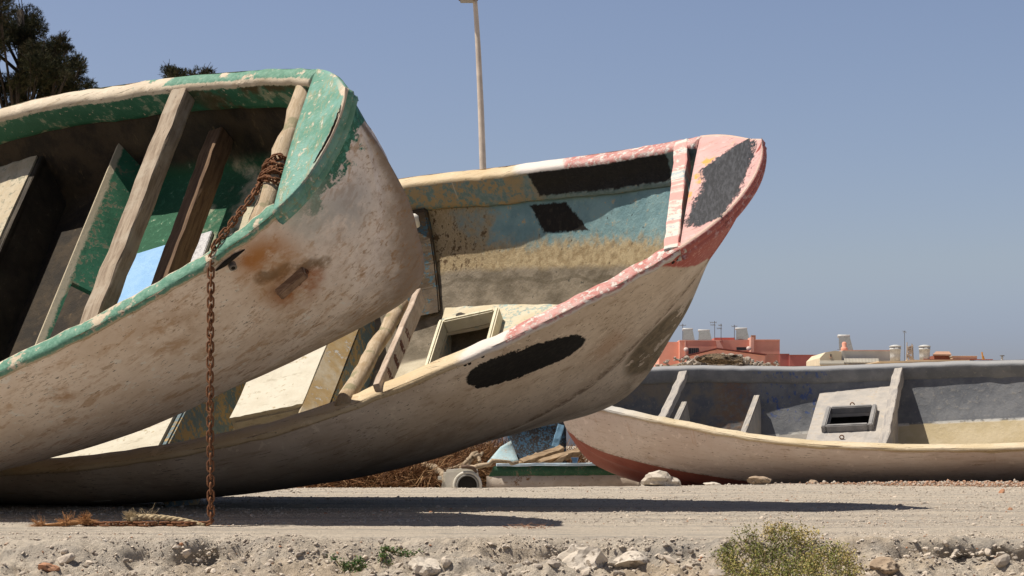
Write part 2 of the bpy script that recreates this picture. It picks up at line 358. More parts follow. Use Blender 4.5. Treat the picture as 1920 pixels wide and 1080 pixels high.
        return mesh(name, VV.reshape(-1, 3), gridf(len(VV), len(sv), flip=s.sy > 0), mat, s.root, True, {'pc': pp.reshape(-1, 3)})
    def cross(s, d, z, y0, y1, w_, h, mat, name='crossbeam', round_=False, d1=None, z1=None, wob=.003, seed=1, segs=14):
        """timber from local far/near y0 to y1 (signed: + far)"""
        a = (-d, y0*s.sy, z); b = (-(d if d1 is None else d1), y1*s.sy, z if z1 is None else z1)
        mb = MB()
        if round_:
            P = [np.array(a)*(1-f)+np.array(b)*f for f in np.linspace(0, 1, 16)]; r = np.random.default_rng(seed)
            P = [p+r.normal(0, wob, 3)*(0 < i < 15) for i, p in enumerate(P)]; mb.tube(P, [w_/2*(1+r.normal(0, .05)) for _ in P], 14)
        else: mb.bar(a, b, w_, h, (0, 0, 1), segs=segs, wob=wob, seed=seed)
        return mb.build(name, mat, s.root, smooth=round_)
    def deck(s, d0, d1, z, mat, name, hole=None, t=.03, y0=None, y1=None, front=None, back=None, drop=.9, inset=.01, zf=None):
        """flat deck between stations d0..d1 at height z (hole = d0, d1, y0, y1), with bulkheads down to the hull at front / back"""
        ds = np.unique(np.round(np.concatenate([np.linspace(d0, d1, 15), (hole[:2] if hole else [])]), 4))
        def lim(d, zz):
            h = s.half(d, zz)+inset; return (-h if y0 is None else max(-h, y0)), (h if y1 is None else min(h, y1))
        mb = MB(); rows = []; r = np.random.default_rng(5)
        for d in ds:
            a, b = lim(d, z)
            ys = np.concatenate([np.linspace(a, hole[2], 5), np.linspace(hole[2], hole[3], 5)[1:], np.linspace(hole[3], b, 5)[1:]]) if hole else np.linspace(a, b, 13)
            rows.append([(-d, y*s.sy, z+r.normal(0, .0015)) for y in ys])
        n, m = len(rows), len(rows[0]); V = [p for q in rows for p in q]; V2 = [(x, y, zz-t) for x, y, zz in V]; Fc = []
        inh = lambda i, j: hole and ds[i] >= hole[0]-1e-6 and ds[i+1] <= hole[1]+1e-6 and 4 <= j < 8
        for i in range(n-1):
            for j in range(m-1):
                if not inh(i, j): Fc.append([i*m+j, i*m+j+1, (i+1)*m+j+1, (i+1)*m+j]); Fc.append([n*m+q for q in (i*m+j, (i+1)*m+j, (i+1)*m+j+1, i*m+j+1)])
        # edges
        from collections import Counter
        ec = Counter()
        top = [f for f in Fc if f[0] < n*m]
        for f in top:
            for a_, b_ in zip(f, f[1:]+f[:1]): ec[(a_, b_)] += 1
        for (a_, b_) in list(ec):
            if (b_, a_) not in ec: Fc.append([b_, a_, a_+n*m, b_+n*m])
        mb.put(V+V2, Fc)
        for flag, d, th_ in ((front, d0, .025), (back, d1, -.025)):
            if not flag: continue
            zs_ = np.linspace(z-t*.5, max(z-drop, s.zf0) if zf is None else zf, 12); k = []
            for zz in zs_:
                a, b = lim(d, zz); k.append((a, b, zz))
            pts = [(a*s.sy, zz) for a, b, zz in k]+[(b*s.sy, zz) for a, b, zz in k[::-1]]
            V3 = [(-d, y, zz) for y, zz in pts]+[(-d-th_, y, zz) for y, zz in pts]; q = len(pts)
            Fc = [[i, i+1, q-2-i, q-1-i] for i in range(q//2-1)]+[[q+i for i in f] for f in [[q-1-i, q-2-i, i+1, i] for i in range(q//2-1)]]+[[i, (i+1) % q, (i+1) % q+q, i+q] for i in range(q)]
            mb.put(V3, Fc)
        o = mb.build(name, mat, s.root)
        bm = bmesh.new(); bm.from_mesh(o.data); bmesh.ops.recalc_face_normals(bm, faces=bm.faces); bm.to_mesh(o.data); bm.free()
        return o
    def bulkhead(s, d, z, y0, y1, mat, name='bulkhead', drop=.8, t=.04, lean=0.):
        return s.deck(d, d+t, z, mat, name, y0=y0, y1=y1, front=True, back=True, drop=drop, t=.02)
# ------------------------------------------------------------------ paint and wood
def base(g, P, c1, c2, stain, stain_amt=.55, sc=1.0, axis=(1.4, 9, 9)):
    """old paint: two tones, brown streaks running along the boat, scratches and specks; returns colour, bump height"""
    n1 = g.noise(P, 3.2*sc, 6, .62); st = g.noise(g.map(P, axis), 3.0*sc, 7, .68, .4); fine = g.noise(g.map(P, (4, 26, 26)), 3.4*sc, 5, .7)
    sp = g.noise(P, 46*sc, 3, .75); sc2 = g.noise(g.map(P, (2.2, 40, 40), rot=(.3, .35, .5)), 2.6*sc, 3, .6)
    c = g.mix(g.step(n1, .36, .62), c1, c2)
    c = g.mix(g.mul(g.step(st, .5, .74), stain_amt), c, stain)
    c = g.mix(g.mul(g.mul(g.step(fine, .59, .63), g.step(g.noise(P, 3.1*sc, 3, .5), .52, .62)), .7), c, tuple(x*.6 for x in stain))
    f3 = g.noise(g.map(P, (2.4, 20, 20), rot=(0, 0, .12)), 3.0*sc, 4, .7); c = g.mix(g.mul(g.mul(g.step(f3, .575, .61), g.step(g.noise(g.map(P, (.6, 1.4, 1.4), loc=(3, 1, 2)), 2.6*sc, 3, .5), .54, .66)), .6), c, tuple(x*.8 for x in stain)); wp = g.noise(P, 17*sc, 5, .7); c = g.mix(g.mul(g.step(wp, .60, .635), .55), c, tuple(min(.8, x*1.22) for x in c2))
    c = g.mix(g.mul(g.step(sp, .66, .72), .55), c, (.05, .035, .025))
    c = g.mix(g.mul(g.step(sc2, .655, .675), .75), c, (.05, .035, .022))
    h = g.add(g.mul(g.noise(P, 75*sc, 5, .7), .8), g.add(g.mul(n1, .35), g.add(g.mul(st, .35), g.mul(fine, .6))))
    return c, h
def blob(g, P, c, col, p, r, e=.7, amt=1.0, nsc=9.0):
    n = g.noise(P, nsc, 5, .65); m = g.mul(g.near(P, p, r, e), g.step(n, .34, .56)); return g.mix(g.mul(m, amt), c, col)

def hull_green():
    g = G('hull cream and green', .62); P = g.obj(); d, gt, v = g.sep(g.attr('pc')); n = g.noise(P, 10, 6, .65); nb = g.noise(P, 26, 5, .7)
    c, h = base(g, P, (.70, .585, .475), (.82, .72, .62), (.46, .30, .17), .50)
    pale = g.mul(g.inv(g.step(g.add(d, g.mul(g.sub(n, .5), .5)), .25, .62)), .8); c = g.mix(g.mul(pale, .85), c, g.mix(g.step(nb, .36, .56), (.66, .585, .535), (.80, .735, .69)))  # chalkier bow paint, lightened further to paint in ground bounce
    band = g.mul(g.step(g.noise(g.map(P, (.9, 5, 5), loc=(2, 0, 1)), 3.4, 6, .68, .5), .53, .60), g.step(n, .38, .55)); c = g.mix(g.mul(band, .55), c, (.44, .255, .12))
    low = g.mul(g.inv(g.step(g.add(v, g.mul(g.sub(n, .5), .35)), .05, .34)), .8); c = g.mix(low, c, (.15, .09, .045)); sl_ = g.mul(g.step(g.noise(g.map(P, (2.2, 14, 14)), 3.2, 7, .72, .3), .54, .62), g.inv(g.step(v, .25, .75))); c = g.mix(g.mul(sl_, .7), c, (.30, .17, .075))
    c = blob(g, P, c, (.40, .40, .40), (-.22, -.2, -.5), .2, .8, .75, 7)
    c = blob(g, P, c, (.42, .44, .42), (-.3, -.3, -.42), .16, .8, .6, 7)
    c = blob(g, P, c, (.40, .22, .09), (-.50, -.42, -.62), .26, .95, .8, 5)
    for q, rr_ in (((-.53, -.455, -.515), .062), ((-.48, -.405, -.565), .075), ((-.43, -.355, -.61), .07), ((-.385, -.315, -.65), .05)): c = blob(g, P, c, (.17, .105, .05), q, rr_, .45, .8, 14)  # brown patch painted as the shaded recess by the fairlead
    c = blob(g, P, c, (.33, .13, .04), (-.52, -.40, -.69), .17, .9, 1, 7); c = blob(g, P, c, (.36, .12, .03), (-.45, -.36, -.69), .09, .8, 1, 13); c = blob(g, P, c, (.38, .14, .035), (-.50, -.485, -.40), .07, .8, 1, 11)
    c = blob(g, P, c, (.42, .19, .06), (-.47, -.46, -.42), .20, .95, .95, 6); c = blob(g, P, c, (.40, .22, .1), (-1.5, -.79, -.55), .09, .9, .8, 10)
    c = blob(g, P, c, (.42, .28, .17), (-.9, -.62, -.5), .25, .9, .6, 5)
    gb = g.mul(g.inv(g.step(g.add(gt, g.mul(g.sub(n, .5), .46)), .125, .15)), g.inv(g.step(g.add(d, g.mul(n, .2)), .22, .46)))
    gs = g.mul(g.inv(g.step(g.add(gt, g.mul(g.sub(nb, .5), .16)), .012, .026)), g.step(n, .4, .52))
    gm = g.mul(g.mx(gb, gs), g.step(nb, .33, .45)); c = g.mix(gm, c, g.mix(g.step(nb, .5, .62), (.025, .14, .09), (.07, .27, .20)))
    edge = g.mul(g.inv(g.step(gt, .0, .03)), g.step(nb, .42, .6)); c = g.mix(g.mul(edge, .7), c, (.26, .16, .08))
    return g.end(c, h, .16, .005)
def hull_pink():
    g = G('hull cream and red', .62); P = g.obj(); d, gt, v = g.sep(g.attr('pc')); x, y, z = g.sep(P); n = g.noise(P, 8, 6, .65); nb = g.noise(P, 24, 5, .7)
    c, h = base(g, P, (.56, .45, .335), (.68, .57, .445), (.29, .185, .105), .62)
    low = g.mul(g.inv(g.step(g.add(g.add(v, g.mul(g.inv(g.step(d, .7, 1.7)), .30)), g.mul(g.sub(n, .5), .34)), .05, .50)), .94); c = g.mix(low, c, (.04, .028, .018)); aft_shade = g.mul(g.step(g.add(d, g.mul(n, .8)), 1.4, 2.6), g.inv(g.step(v, .45, 1.0))); c = g.mix(g.mul(aft_shade, .92), c, (.055, .038, .026))  # keel grime deepened, and lower aft hull blackened, as painted shade
    ch = g.mul(g.box(g.add(v, g.mul(g.sub(n, .5), .06)), .27, .325, .012), g.step(nb, .36, .6)); c = g.mix(g.mul(ch, .8), c, (.12, .07, .035))
    kn = g.near(P, (-.60, -.06, -.98), .30, .25); c = g.mix(g.mul(kn, g.step(g.noise(P, 6, 5, .65), .40, .44)), c, g.mix(g.step(nb, .4, .6), (.11, .08, .04), (.20, .145, .08)))
    c = blob(g, P, c, (.36, .17, .06), (-.75, -.55, -.72), .2, .95, .5, 8)
    streak = g.noise(g.map(P, (3, 22, 22), rot=(0, .55, 0)), 3, 5, .7)
    rd = g.inv(g.step(g.add(g.sub(d, g.mul(z, .606)), g.mul(g.sub(n, .5), .07)), .53, .55)); rc = g.mix(g.step(streak, .52, .66), (.40, .085, .065), (.58, .27, .22))
    c = g.mix(g.mul(rd, g.inv(g.mul(g.step(nb, .62, .7), .7))), c, rc)
    dd = g.add(g.sub(d, 1.075), g.mul(g.sub(nb, .5), .055)); gg = g.add(g.add(g.sub(gt, .225), g.mul(g.sub(d, 1.06), .22)), g.add(g.mul(g.sub(nb, .5), .09), g.mul(g.sub(n, .5), .06)))
    e = g.add(g.math('POWER', g.math('ABSOLUTE', g.mul(dd, 1/.265)), 3.2), g.math('POWER', g.math('ABSOLUTE', g.mul(gg, 1/.128)), 2.4))
    bk = g.inv(g.step(e, .93, 1.05)); c = g.mix(bk, c, g.mix(g.step(g.noise(g.map(P, (4, 30, 30)), 3, 5, .7), .45, .66), (.007, .007, .006), (.022, .019, .016)))
    edge = g.mul(g.inv(g.step(gt, .0, .035)), g.step(nb, .4, .6)); c = g.mix(g.mul(edge, .8), c, (.2, .13, .07))
    return g.end(c, h, .18, .005, g.mix(bk, (.62,)*3, (.6,)*3))
def hull_grey():
    g = G('hull pinkish white and red', .65); P = g.obj(); d, gt, v = g.sep(g.attr('pc')); x, y, z = g.sep(P); n = g.noise(P, 6, 6, .65); nb = g.noise(P, 22, 5, .7)
    c, h = base(g, P, (.55, .45, .39), (.60, .51, .45), (.36, .25, .16), .5, .8)
    drips = g.mul(g.step(g.noise(g.map(P, (9, .6, .6)), 3, 4, .6), .6, .72), g.inv(g.step(gt, .0, .5))); c = g.mix(g.mul(drips, .55), c, (.40, .22, .11))
    top = g.mul(g.inv(g.step(g.add(gt, g.mul(g.sub(n, .5), .1)), .0, .07)), .8); c = g.mix(top, c, (.30, .2, .12))
    blue = g.step(g.noise(g.map(P, (10, 7, 4)), 1.6, 4, .7), .71, .74); c = g.mix(g.mul(blue, .7), c, (.07, .11, .22))
    line = g.add(g.add(g.mul(d, -.205), -.447), g.mul(g.inv(g.step(d, 0, .7)), .085))
    rd = g.inv(g.step(g.sub(z, line), -.006, .006)); c = g.mix(rd, c, g.mix(g.step(n, .3, .7), (.235, .068, .045), (.29, .09, .06)))
    scum = g.mul(g.box(g.sub(z, line), -.005, .02, .006), g.step(nb, .45, .6)); c = g.mix(g.mul(scum, .7), c, (.1, .06, .03))
    return g.end(c, h, .15, .005)
def rail_green():
    g = G('gunwale turquoise', .6); P = g.obj(); d, a, sd = g.sep(g.attr('pc')); n = g.noise(P, 9, 6, .65); nb = g.noise(P, 38, 5, .7)
    c, h = base(g, P, (.52, .43, .31), (.60, .51, .385), (.33, .22, .11), .55)
    aa = g.add(a, g.mul(g.sub(nb, .5), .032)); band = g.box(aa, .022, .098, .005); inner = g.step(aa, .128, .136)
    wear = g.mx(g.mul(g.step(n, .545, .60), g.inv(g.mul(inner, .6))), g.step(nb, .63, .67))
    aft = g.mul(g.mul(g.step(g.add(d, g.mul(g.sub(n, .5), 1.2)), 1.28, 1.36), g.step(sd, 0, .1)), g.inv(inner)); wear = g.mx(wear, aft)
    gcol = g.mix(g.step(nb, .4, .62), (.085, .215, .145), (.15, .30, .215)); gcol = g.mix(inner, gcol, g.mix(g.step(n, .45, .6), (.025, .115, .065), (.045, .15, .09)))
    c = g.mix(g.mul(g.mx(band, inner), g.inv(wear)), c, gcol)
    low = g.mul(g.inv(g.step(aa, .0, .025)), .7); c = g.mix(low, c, (.3, .21, .11))
    mould = g.mul(g.mul(inner, g.step(g.noise(P, 6, 5, .6), .47, .6)), g.step(d, .1, .2)); c = g.mix(g.mul(mould, g.inv(g.step(d, 1.0, 1.3))), c, (.07, .05, .02))
    return g.end(c, g.add(h, g.mul(wear, -.7)), .45, .007)
def deck_green():
    g = G('bow deck turquoise', .6); P = g.obj(); d, a, sd = g.sep(g.attr('pc')); n = g.noise(P, 9, 6, .68); nb = g.noise(P, 34, 6, .7); st = g.noise(g.map(P, (16, 5, 5), rot=(0, 0, .5)), 2.5, 6, .7)
    c, h = base(g, P, (.56, .45, .34), (.62, .51, .39), (.36, .24, .12), .5)
    front = g.inv(g.step(d, .10, .22)); paint = g.mx(g.step(g.sub(g.add(a, g.mul(g.sub(nb, .5), .03)), g.mul(front, .030)), .016, .026), g.inv(g.step(a, -.5, -.4))); paint = g.mx(paint, g.mul(g.inv(front), g.step(n, .40, .5)))
    gc = g.mix(g.step(n, .40, .6), (.105, .255, .18), (.18, .355, .29)); gc = g.mix(g.step(st, .52, .60), gc, (.24, .28, .17)); gc = g.mix(g.mul(g.step(nb, .56, .66), .5), gc, (.40, .40, .28)); gc = g.mix(g.mul(g.step(st, .61, .67), .85), gc, (.62, .66, .60))
    c = g.mix(g.mul(paint, g.inv(g.mul(g.step(nb, .6, .66), .8))), c, gc)
    return g.end(c, g.add(h, nb), .5, .006)
def rail_pink():
    g = G('gunwale pink and cream', .62); P = g.obj(); d, a, sd = g.sep(g.attr('pc')); n = g.noise(P, 9, 6, .66); nb = g.noise(P, 34, 6, .72)
    far = g.step(sd, 0, .1); inner = g.step(g.add(a, g.mul(g.sub(nb, .5), .02)), .150, .158)
    c, h = base(g, P, (.55, .42, .25), (.60, .48, .31), (.34, .22, .10), .55)
    wht = g.mul(g.inv(g.step(g.add(d, g.mul(g.sub(n, .5), .2)), 1.28, 1.36)), 1.0); c = g.mix(wht, c, (.66, .60, .54))
    lim = g.add(g.mul(far, -.08), 1.10); pk = g.mul(g.inv(g.step(g.sub(g.add(d, g.mul(g.sub(n, .5), .14)), lim), -.02, .02)), g.step(nb, .41, .50))
    pk = g.mul(pk, g.step(g.add(a, g.mul(g.sub(nb, .5), .05)), .022, .036)); c = g.mix(pk, c, g.mix(g.step(n, .4, .6), (.47, .18, .155), (.57, .34, .305)))
    aft = g.step(g.add(d, g.mul(g.sub(n, .5), .8)), 1.0, 1.5); ic = g.mix(g.step(nb, .42, .55), (.13, .20, .19), (.17, .235, .23)); och = g.mx(g.mul(aft, g.step(g.add(g.mul(n, .5), g.mul(nb, .5)), .46, .52)), g.step(nb, .62, .67)); ic = g.mix(g.mul(och, .9), ic, (.34, .24, .115))
    drip = g.mul(g.step(g.noise(g.map(P, (30, 1, 1)), 2, 3, .5), .63, .68), g.inv(g.step(a, .2, .30))); ic = g.mix(g.mul(drip, .6), ic, (.5, .45, .36))
    dd = g.add(d, g.mul(g.sub(nb, .5), .05)); a2 = g.add(a, g.mul(g.sub(nb, .5), .04))
    left = g.add(g.mul(g.sub(a, .15), -.25), 1.245); bk = g.mul(g.mul(g.step(dd, .40, .415), g.inv(g.step(g.sub(dd, left), -.008, .008))), g.mul(g.step(a2, .148, .158), g.inv(g.step(a2, .290, .300))))
    ic = g.mix(bk, ic, g.mix(g.step(g.noise(g.map(P, (6, 20, 20)), 4, 6, .75), .48, .70), (.008, .007, .006), (.022, .019, .014))); c = g.mix(g.mul(inner, far), c, ic)
    low = g.mul(g.inv(g.step(g.add(a, g.mul(g.sub(nb, .5), .03)), .0, .022)), .75); c = g.mix(low, c, (.3, .2, .1))
    return g.end(c, g.add(h, g.mul(pk, .8)), .5, .007)
def deck_pink():
    g = G('bow deck pink and black', .62); P = g.obj(); d, a, sd = g.sep(g.attr('pc')); mk = g.attrf('mk'); n = g.noise(P, 9, 6, .66); nb = g.noise(P, 40, 6, .75)
    c, h = base(g, P, (.58, .33, .30), (.64, .40, .37), (.46, .26, .19), .5)
    wh = g.box(g.add(a, g.mul(g.sub(nb, .5), .04)), -.3, .018, .01); c = g.mix(g.mul(wh, .7), c, (.62, .47, .36)); sk = g.inv(g.step(a, -.5, -.4)); c = g.mix(g.mul(sk, g.step(nb, .36, .5)), c, (.44, .13, .10))
    m2 = g.add(g.add(mk, .012), g.add(g.mul(g.sub(nb, .5), .09), g.mul(g.sub(g.noise(g.map(P, (20, 8, 8)), 2, 4, .7), .5), .10))); yel = g.mul(g.mul(g.box(m2, -.075, -.012, .01), g.step(n, .5, .58)), g.step(g.sep(P)[1], -.22, -.1)); c = g.mix(g.mul(yel, g.inv(g.step(g.sep(P)[0], -.08, .0))), c, (.68, .34, .08))
    bk = g.step(m2, -.012, .006); bc = g.mix(g.step(nb, .66, .70), g.mix(g.step(g.noise(g.map(P, (30, 6, 6), rot=(0, 0, .6)), 3, 5, .7), .42, .62), (.012, .013, .016), (.045, .047, .054)), (.34, .31, .29)); c = g.mix(bk, c, bc)
    return g.end(c, g.add(h, bk), .5, .006)
def rail_grey():
    g = G('gunwale cream and grey', .7); P = g.obj(); d, a, sd = g.sep(g.attr('pc')); n = g.noise(P, 7, 6, .66); nb = g.noise(P, 30, 6, .72); far = g.step(sd, 0, .1)
    c, h = base(g, P, (.54, .44, .28), (.60, .50, .345), (.36, .25, .125), .55)
    c = g.mix(g.inv(g.step(g.add(d, g.mul(n, .5)), .9, 1.7)), c, (.48, .46, .42))
    gc = g.mix(g.step(n, .38, .62), (.15, .157, .168), (.20, .205, .213)); gc = g.mix(g.mul(g.step(nb, .6, .66), .6), gc, (.33, .30, .26)); gc = g.mix(g.inv(g.step(a, .10, .14)), gc, (.30, .30, .30))
    bl = g.mul(g.mul(g.box(d, 1.85, 2.5, .05), g.box(a, .145, .205, .012)), g.step(g.noise(g.map(P, (26, 26, 12)), 1.5, 3, .6), .53, .57)); gc = g.mix(g.mul(bl, .75), gc, (.05, .10, .26))
    c = g.mix(far, c, gc); low = g.mul(g.mul(g.inv(g.step(g.add(a, g.mul(g.sub(nb, .5), .03)), .008, .03)), .7), g.inv(far)); c = g.mix(low, c, (.33, .22, .11))
    return g.end(c, h, .4, .008)
def lining_green():
    g = G('inside brown and green', .8); P = g.obj(); x, y, z = g.sep(P); n = g.noise(P, 6, 6, .66); nb = g.noise(P, 30, 6, .72); st = g.noise(g.map(P, (6, 6, 1.5)), 3, 6, .7)
    c = g.mix(g.step(n, .38, .62), (.016, .011, .006), (.045, .030, .015)); c = g.mix(g.mul(g.step(st, .60, .70), .55), c, (.13, .085, .04))  # dirty brown wall, darkened further to paint in the interior shade
    fl = g.inv(g.step(g.add(z, g.mul(g.sub(n, .5), .05)), -.72, -.64)); fwd = g.step(x, -1.72, -1.68)
    fc = g.mix(g.step(g.add(g.add(n, g.mul(x, .42)), g.mul(g.sep(P)[1], -.35)), -.16, .04), (.016, .085, .04), (.48, .43, .30)); fc = g.mix(g.mul(g.step(nb, .52, .62), .55), fc, (.045, .17, .09)); fc = g.mix(g.mul(g.step(nb, .64, .68), .7), fc, (.60, .55, .42))  # sole: cream where sunlit, dark green where shaded, light put into the colour
    c = g.mix(g.mul(fl, fwd), c, fc)
    return g.end(c, g.add(n, nb), .6, .012)
def lining_pink():
    g = G('inside blue and ochre', .75); P = g.obj(); d, a, sd = g.sep(g.attr('pc')); x, y, z = g.sep(P); n = g.noise(P, 6, 6, .66); nb = g.noise(g.map(P, (1, 1, .55)), 30, 6, .74); st = g.noise(g.map(P, (7, 7, 1.4), rot=(0, .45, 0)), 3.4, 7, .72)
    blu = g.mix(g.step(n, .36, .62), (.145, .255, .275), (.21, .335, .345)); och = g.mix(g.step(nb, .38, .6), (.29, .215, .115), (.43, .34, .20)); gry = g.mix(g.step(n, .38, .6), (.135, .11, .075), (.24, .20, .145))
    t1 = g.step(g.add(a, g.mul(g.sub(st, .5), .22)), .19, .275); aft = g.step(g.add(d, g.mul(g.sub(n, .5), 1.0)), 1.5, 1.75); fleck = g.mul(g.step(nb, .575, .63), g.step(n, .42, .55))
    c = g.mix(g.mx(g.mx(t1, fleck), aft), blu, och); t2 = g.step(g.add(a, g.mul(g.sub(n, .5), .06)), .335, .37); c = g.mix(t2, c, gry)
    c = g.mix(g.mul(g.mul(aft, g.step(nb, .5, .6)), g.inv(t2)), c, (.10, .06, .025))
    wav = g.math('ABSOLUTE', g.sub(g.add(a, g.mul(g.noise(g.map(P, (2.2, .1, .1)), 2, 2, .4), .10)), .455)); c = g.mix(g.mul(g.inv(g.step(wav, .004, .012)), .55), c, (.10, .08, .05))
    fl = g.inv(g.step(z, -1.15, -1.14)); c = g.mix(fl, c, g.mix(g.step(n, .4, .6), (.52, .46, .34), (.40, .34, .24)))
    dk = g.mul(g.step(g.noise(g.map(P, (24, 24, 5), rot=(0, .3, 0)), 1.7, 4, .7), .655, .69), .85); c = g.mix(dk, c, (.03, .03, .025))
    q = g.mul(g.sub(nb, .5), .075); a2 = g.add(a, g.mul(q, .6)); dd = g.add(d, q); off = g.sub(a, .058)
    bk = g.mul(g.mul(g.inv(g.step(g.sub(dd, g.add(g.mul(off, -.41), 1.29)), -.008, .008)), g.step(g.sub(dd, g.add(g.mul(off, -.8), 1.06)), -.008, .008)), g.mul(g.step(a2, .05, .06), g.inv(g.step(a2, .19, .20))))
    c = g.mix(g.mul(bk, g.step(sd, 0, .1)), c, g.mix(g.step(nb, .5, .68), (.009, .007, .005), (.03, .024, .016)))
    return g.end(c, g.add(g.mul(nb, .7), g.add(n, st)), .6, .012)
def lining_grey():
    g = G('inside slate grey', .8); P = g.obj(); d, a, sd = g.sep(g.attr('pc')); x, y, z = g.sep(P); n = g.noise(P, 5, 6, .66); nb = g.noise(P, 26, 6, .72)
    c = g.mix(g.step(n, .36, .64), (.115, .122, .135), (.175, .18, .188)); c = g.mix(g.mul(g.step(nb, .56, .66), .5), c, (.27, .25, .22))
    br = g.mul(g.inv(g.step(d, 1.5, 2.0)), g.step(n, .42, .6)); c = g.mix(g.mul(br, .6), c, (.22, .17, .11))
    ru = g.mul(g.mul(g.box(g.add(d, g.mul(g.sub(n, .5), .35)), 1.5, 1.78, .1), g.step(nb, .38, .56)), .9); c = g.mix(g.mul(ru, .6), c, (.20, .10, .045))
    bl = g.mul(g.mul(g.box(d, 1.9, 2.4, .06), g.box(a, .02, .3, .05)), g.step(g.noise(g.map(P, (16, 16, 9)), 1.5, 3, .6), .57, .61)); c = g.mix(g.mul(bl, .7), c, (.04, .08, .24))
    low = g.inv(g.step(g.add(z, g.mul(g.sub(n, .5), .012)), LOWZ-.006, LOWZ+.006)); lc = g.mix(g.step(d, 3.05, 3.1), g.mix(n, (.30, .29, .28), (.42, .38, .32)), g.mix(g.step(n, .4, .6), (.47, .385, .235), (.52, .435, .285))); c = g.mix(low, c, lc)
    rim = g.mul(g.box(g.sub(z, LOWZ), -.006, .012, .004), g.step(n, .4, .5)); c = g.mix(g.mul(rim, .7), c, (.6, .58, .53))
    return g.end(c, g.add(g.mul(nb, .6), n), .7, .014)
def wood(nm, c1, c2, c3=None, axis=(26, 2.2, 26), rough=.8, green=None):
    g = G(nm, rough); P = g.obj(); gr = g.noise(g.map(P, axis), 2.4, 7, .7, .3); n = g.noise(P, 7, 5, .6); nb = g.noise(P, 40, 4, .7)
    c = g.mix(g.step(gr, .36, .64), c1, c2); c = g.mix(g.mul(g.step(gr, .60, .68), .7), c, tuple(x*.35 for x in c1)); c = g.mix(g.mul(g.step(n, .5, .66), .6), c, c3 or tuple(x*1.3 for x in c2))
    c = g.mix(g.mul(g.step(nb, .62, .7), .5), c, tuple(x*.4 for x in c1))
    if green: c = g.mix(g.mul(g.step(g.noise(P, 11, 5, .6), .56, .64), .7), c, green)
    return g.end(c, g.add(gr, g.mul(nb, .5)), .6, .006)
def worn(nm, c1, c2, under, amt=.5, sc=1.0, rough=.7, bump=.5, top=None):
    """paint chipped down to what is under it"""
    g = G(nm, rough); P = g.obj(); n = g.noise(P, 7*sc, 6, .66); nb = g.noise(P, 32*sc, 6, .74); st = g.noise(g.map(P, (3, 9, 9)), 3*sc, 6, .7)
    c = g.mix(g.step(n, .36, .62), c1, c2); w_ = g.step(g.add(g.mul(n, .4), g.mul(nb, .6)), .62-.16*amt, .66-.16*amt); c = g.mix(w_, c, under)
    c = g.mix(g.mul(g.step(st, .56, .7), .5), c, tuple(x*.5 for x in under)); c = g.mix(g.mul(g.step(nb, .66, .7), .6), c, (.06, .045, .03))
    if top: c = g.mix(g.step(g.add(g.sep(P)[2], g.mul(g.sub(nb, .5), .03)), top[0]-.006, top[0]+.006), c, top[1])
    return g.end(c, g.add(nb, g.sub(n, w_)), bump, .007)
def plain(nm, c, rough=.7, var=.15, sc=6.0, bump=.2, metal=0):
    g = G(nm, rough); P = g.obj(); n = g.noise(P, sc, 6, .62); col = g.mix(g.step(n, .3, .7), tuple(x*(1-var) for x in c), tuple(min(1, x*(1+var)) for x in c))
    g.b.inputs['Metallic'].default_value = metal
    return g.end(col, g.noise(P, sc*8, 3, .6), bump, .006)
LOWZ = -.77
m_dark = plain('dark hold', (.02, .017, .013), .9)
w_grey = wood('weathered beam', (.21, .155, .105), (.37, .295, .215), (.40, .34, .26)); w_pole = wood('weathered pole', (.36, .27, .17), (.50, .40, .28), (.30, .2, .10), green=(.2, .19, .1))
w_dark = wood('dark beam', (.10, .055, .03), (.20, .12, .065), (.15, .09, .05)); w_pale = wood('pale board', (.36, .27, .2), (.47, .38, .30))
m_bulk = worn('worn green bulkhead', (.025, .115, .06), (.04, .16, .085), (.17, .17, .10), .6, top=(-.555, (.46, .39, .27)))
def blueboard():
    g = G('peeling light blue board', .7); P = g.obj(); n = g.noise(P, 9, 6, .7); nb = g.noise(P, 55, 6, .8); m = g.add(g.add(g.mul(n, .5), g.mul(nb, .5)), g.mul(g.add(g.sep(P)[0], 1.40), 1.3)); f = g.step(m, .50, .56)
    c = g.mix(g.step(n, .4, .6), (.25, .45, .71), (.30, .50, .74)); c = g.mix(f, c, g.mix(g.step(nb, .5, .6), (.58, .57, .57), (.36, .35, .36))); return g.end(c, g.add(nb, g.mul(f, -1)), .7, .006)
m_blueboard = blueboard()
m_cream = worn('cream worn deck', (.50, .43, .29), (.56, .50, .37), (.30, .40, .37), .5); m_white = worn('dirty white deck', (.50, .46, .365), (.56, .525, .43), (.42, .34, .2), .25)
m_ochre = worn('ochre and blue box side', (.10, .15, .17), (.14, .20, .22), (.34, .24, .11), .8)
m_grey = worn('pale grey deck', (.33, .31, .285), (.42, .385, .34), (.47, .39, .29), .35, bump=.35); m_slate = worn('slate coaming', (.20, .195, .19), (.27, .26, .25), (.38, .35, .31), .3)
m_greyw = wood('grey painted strut', (.30, .28, .26), (.42, .38, .33), (.48, .43, .36))
m_pinkbeam = None
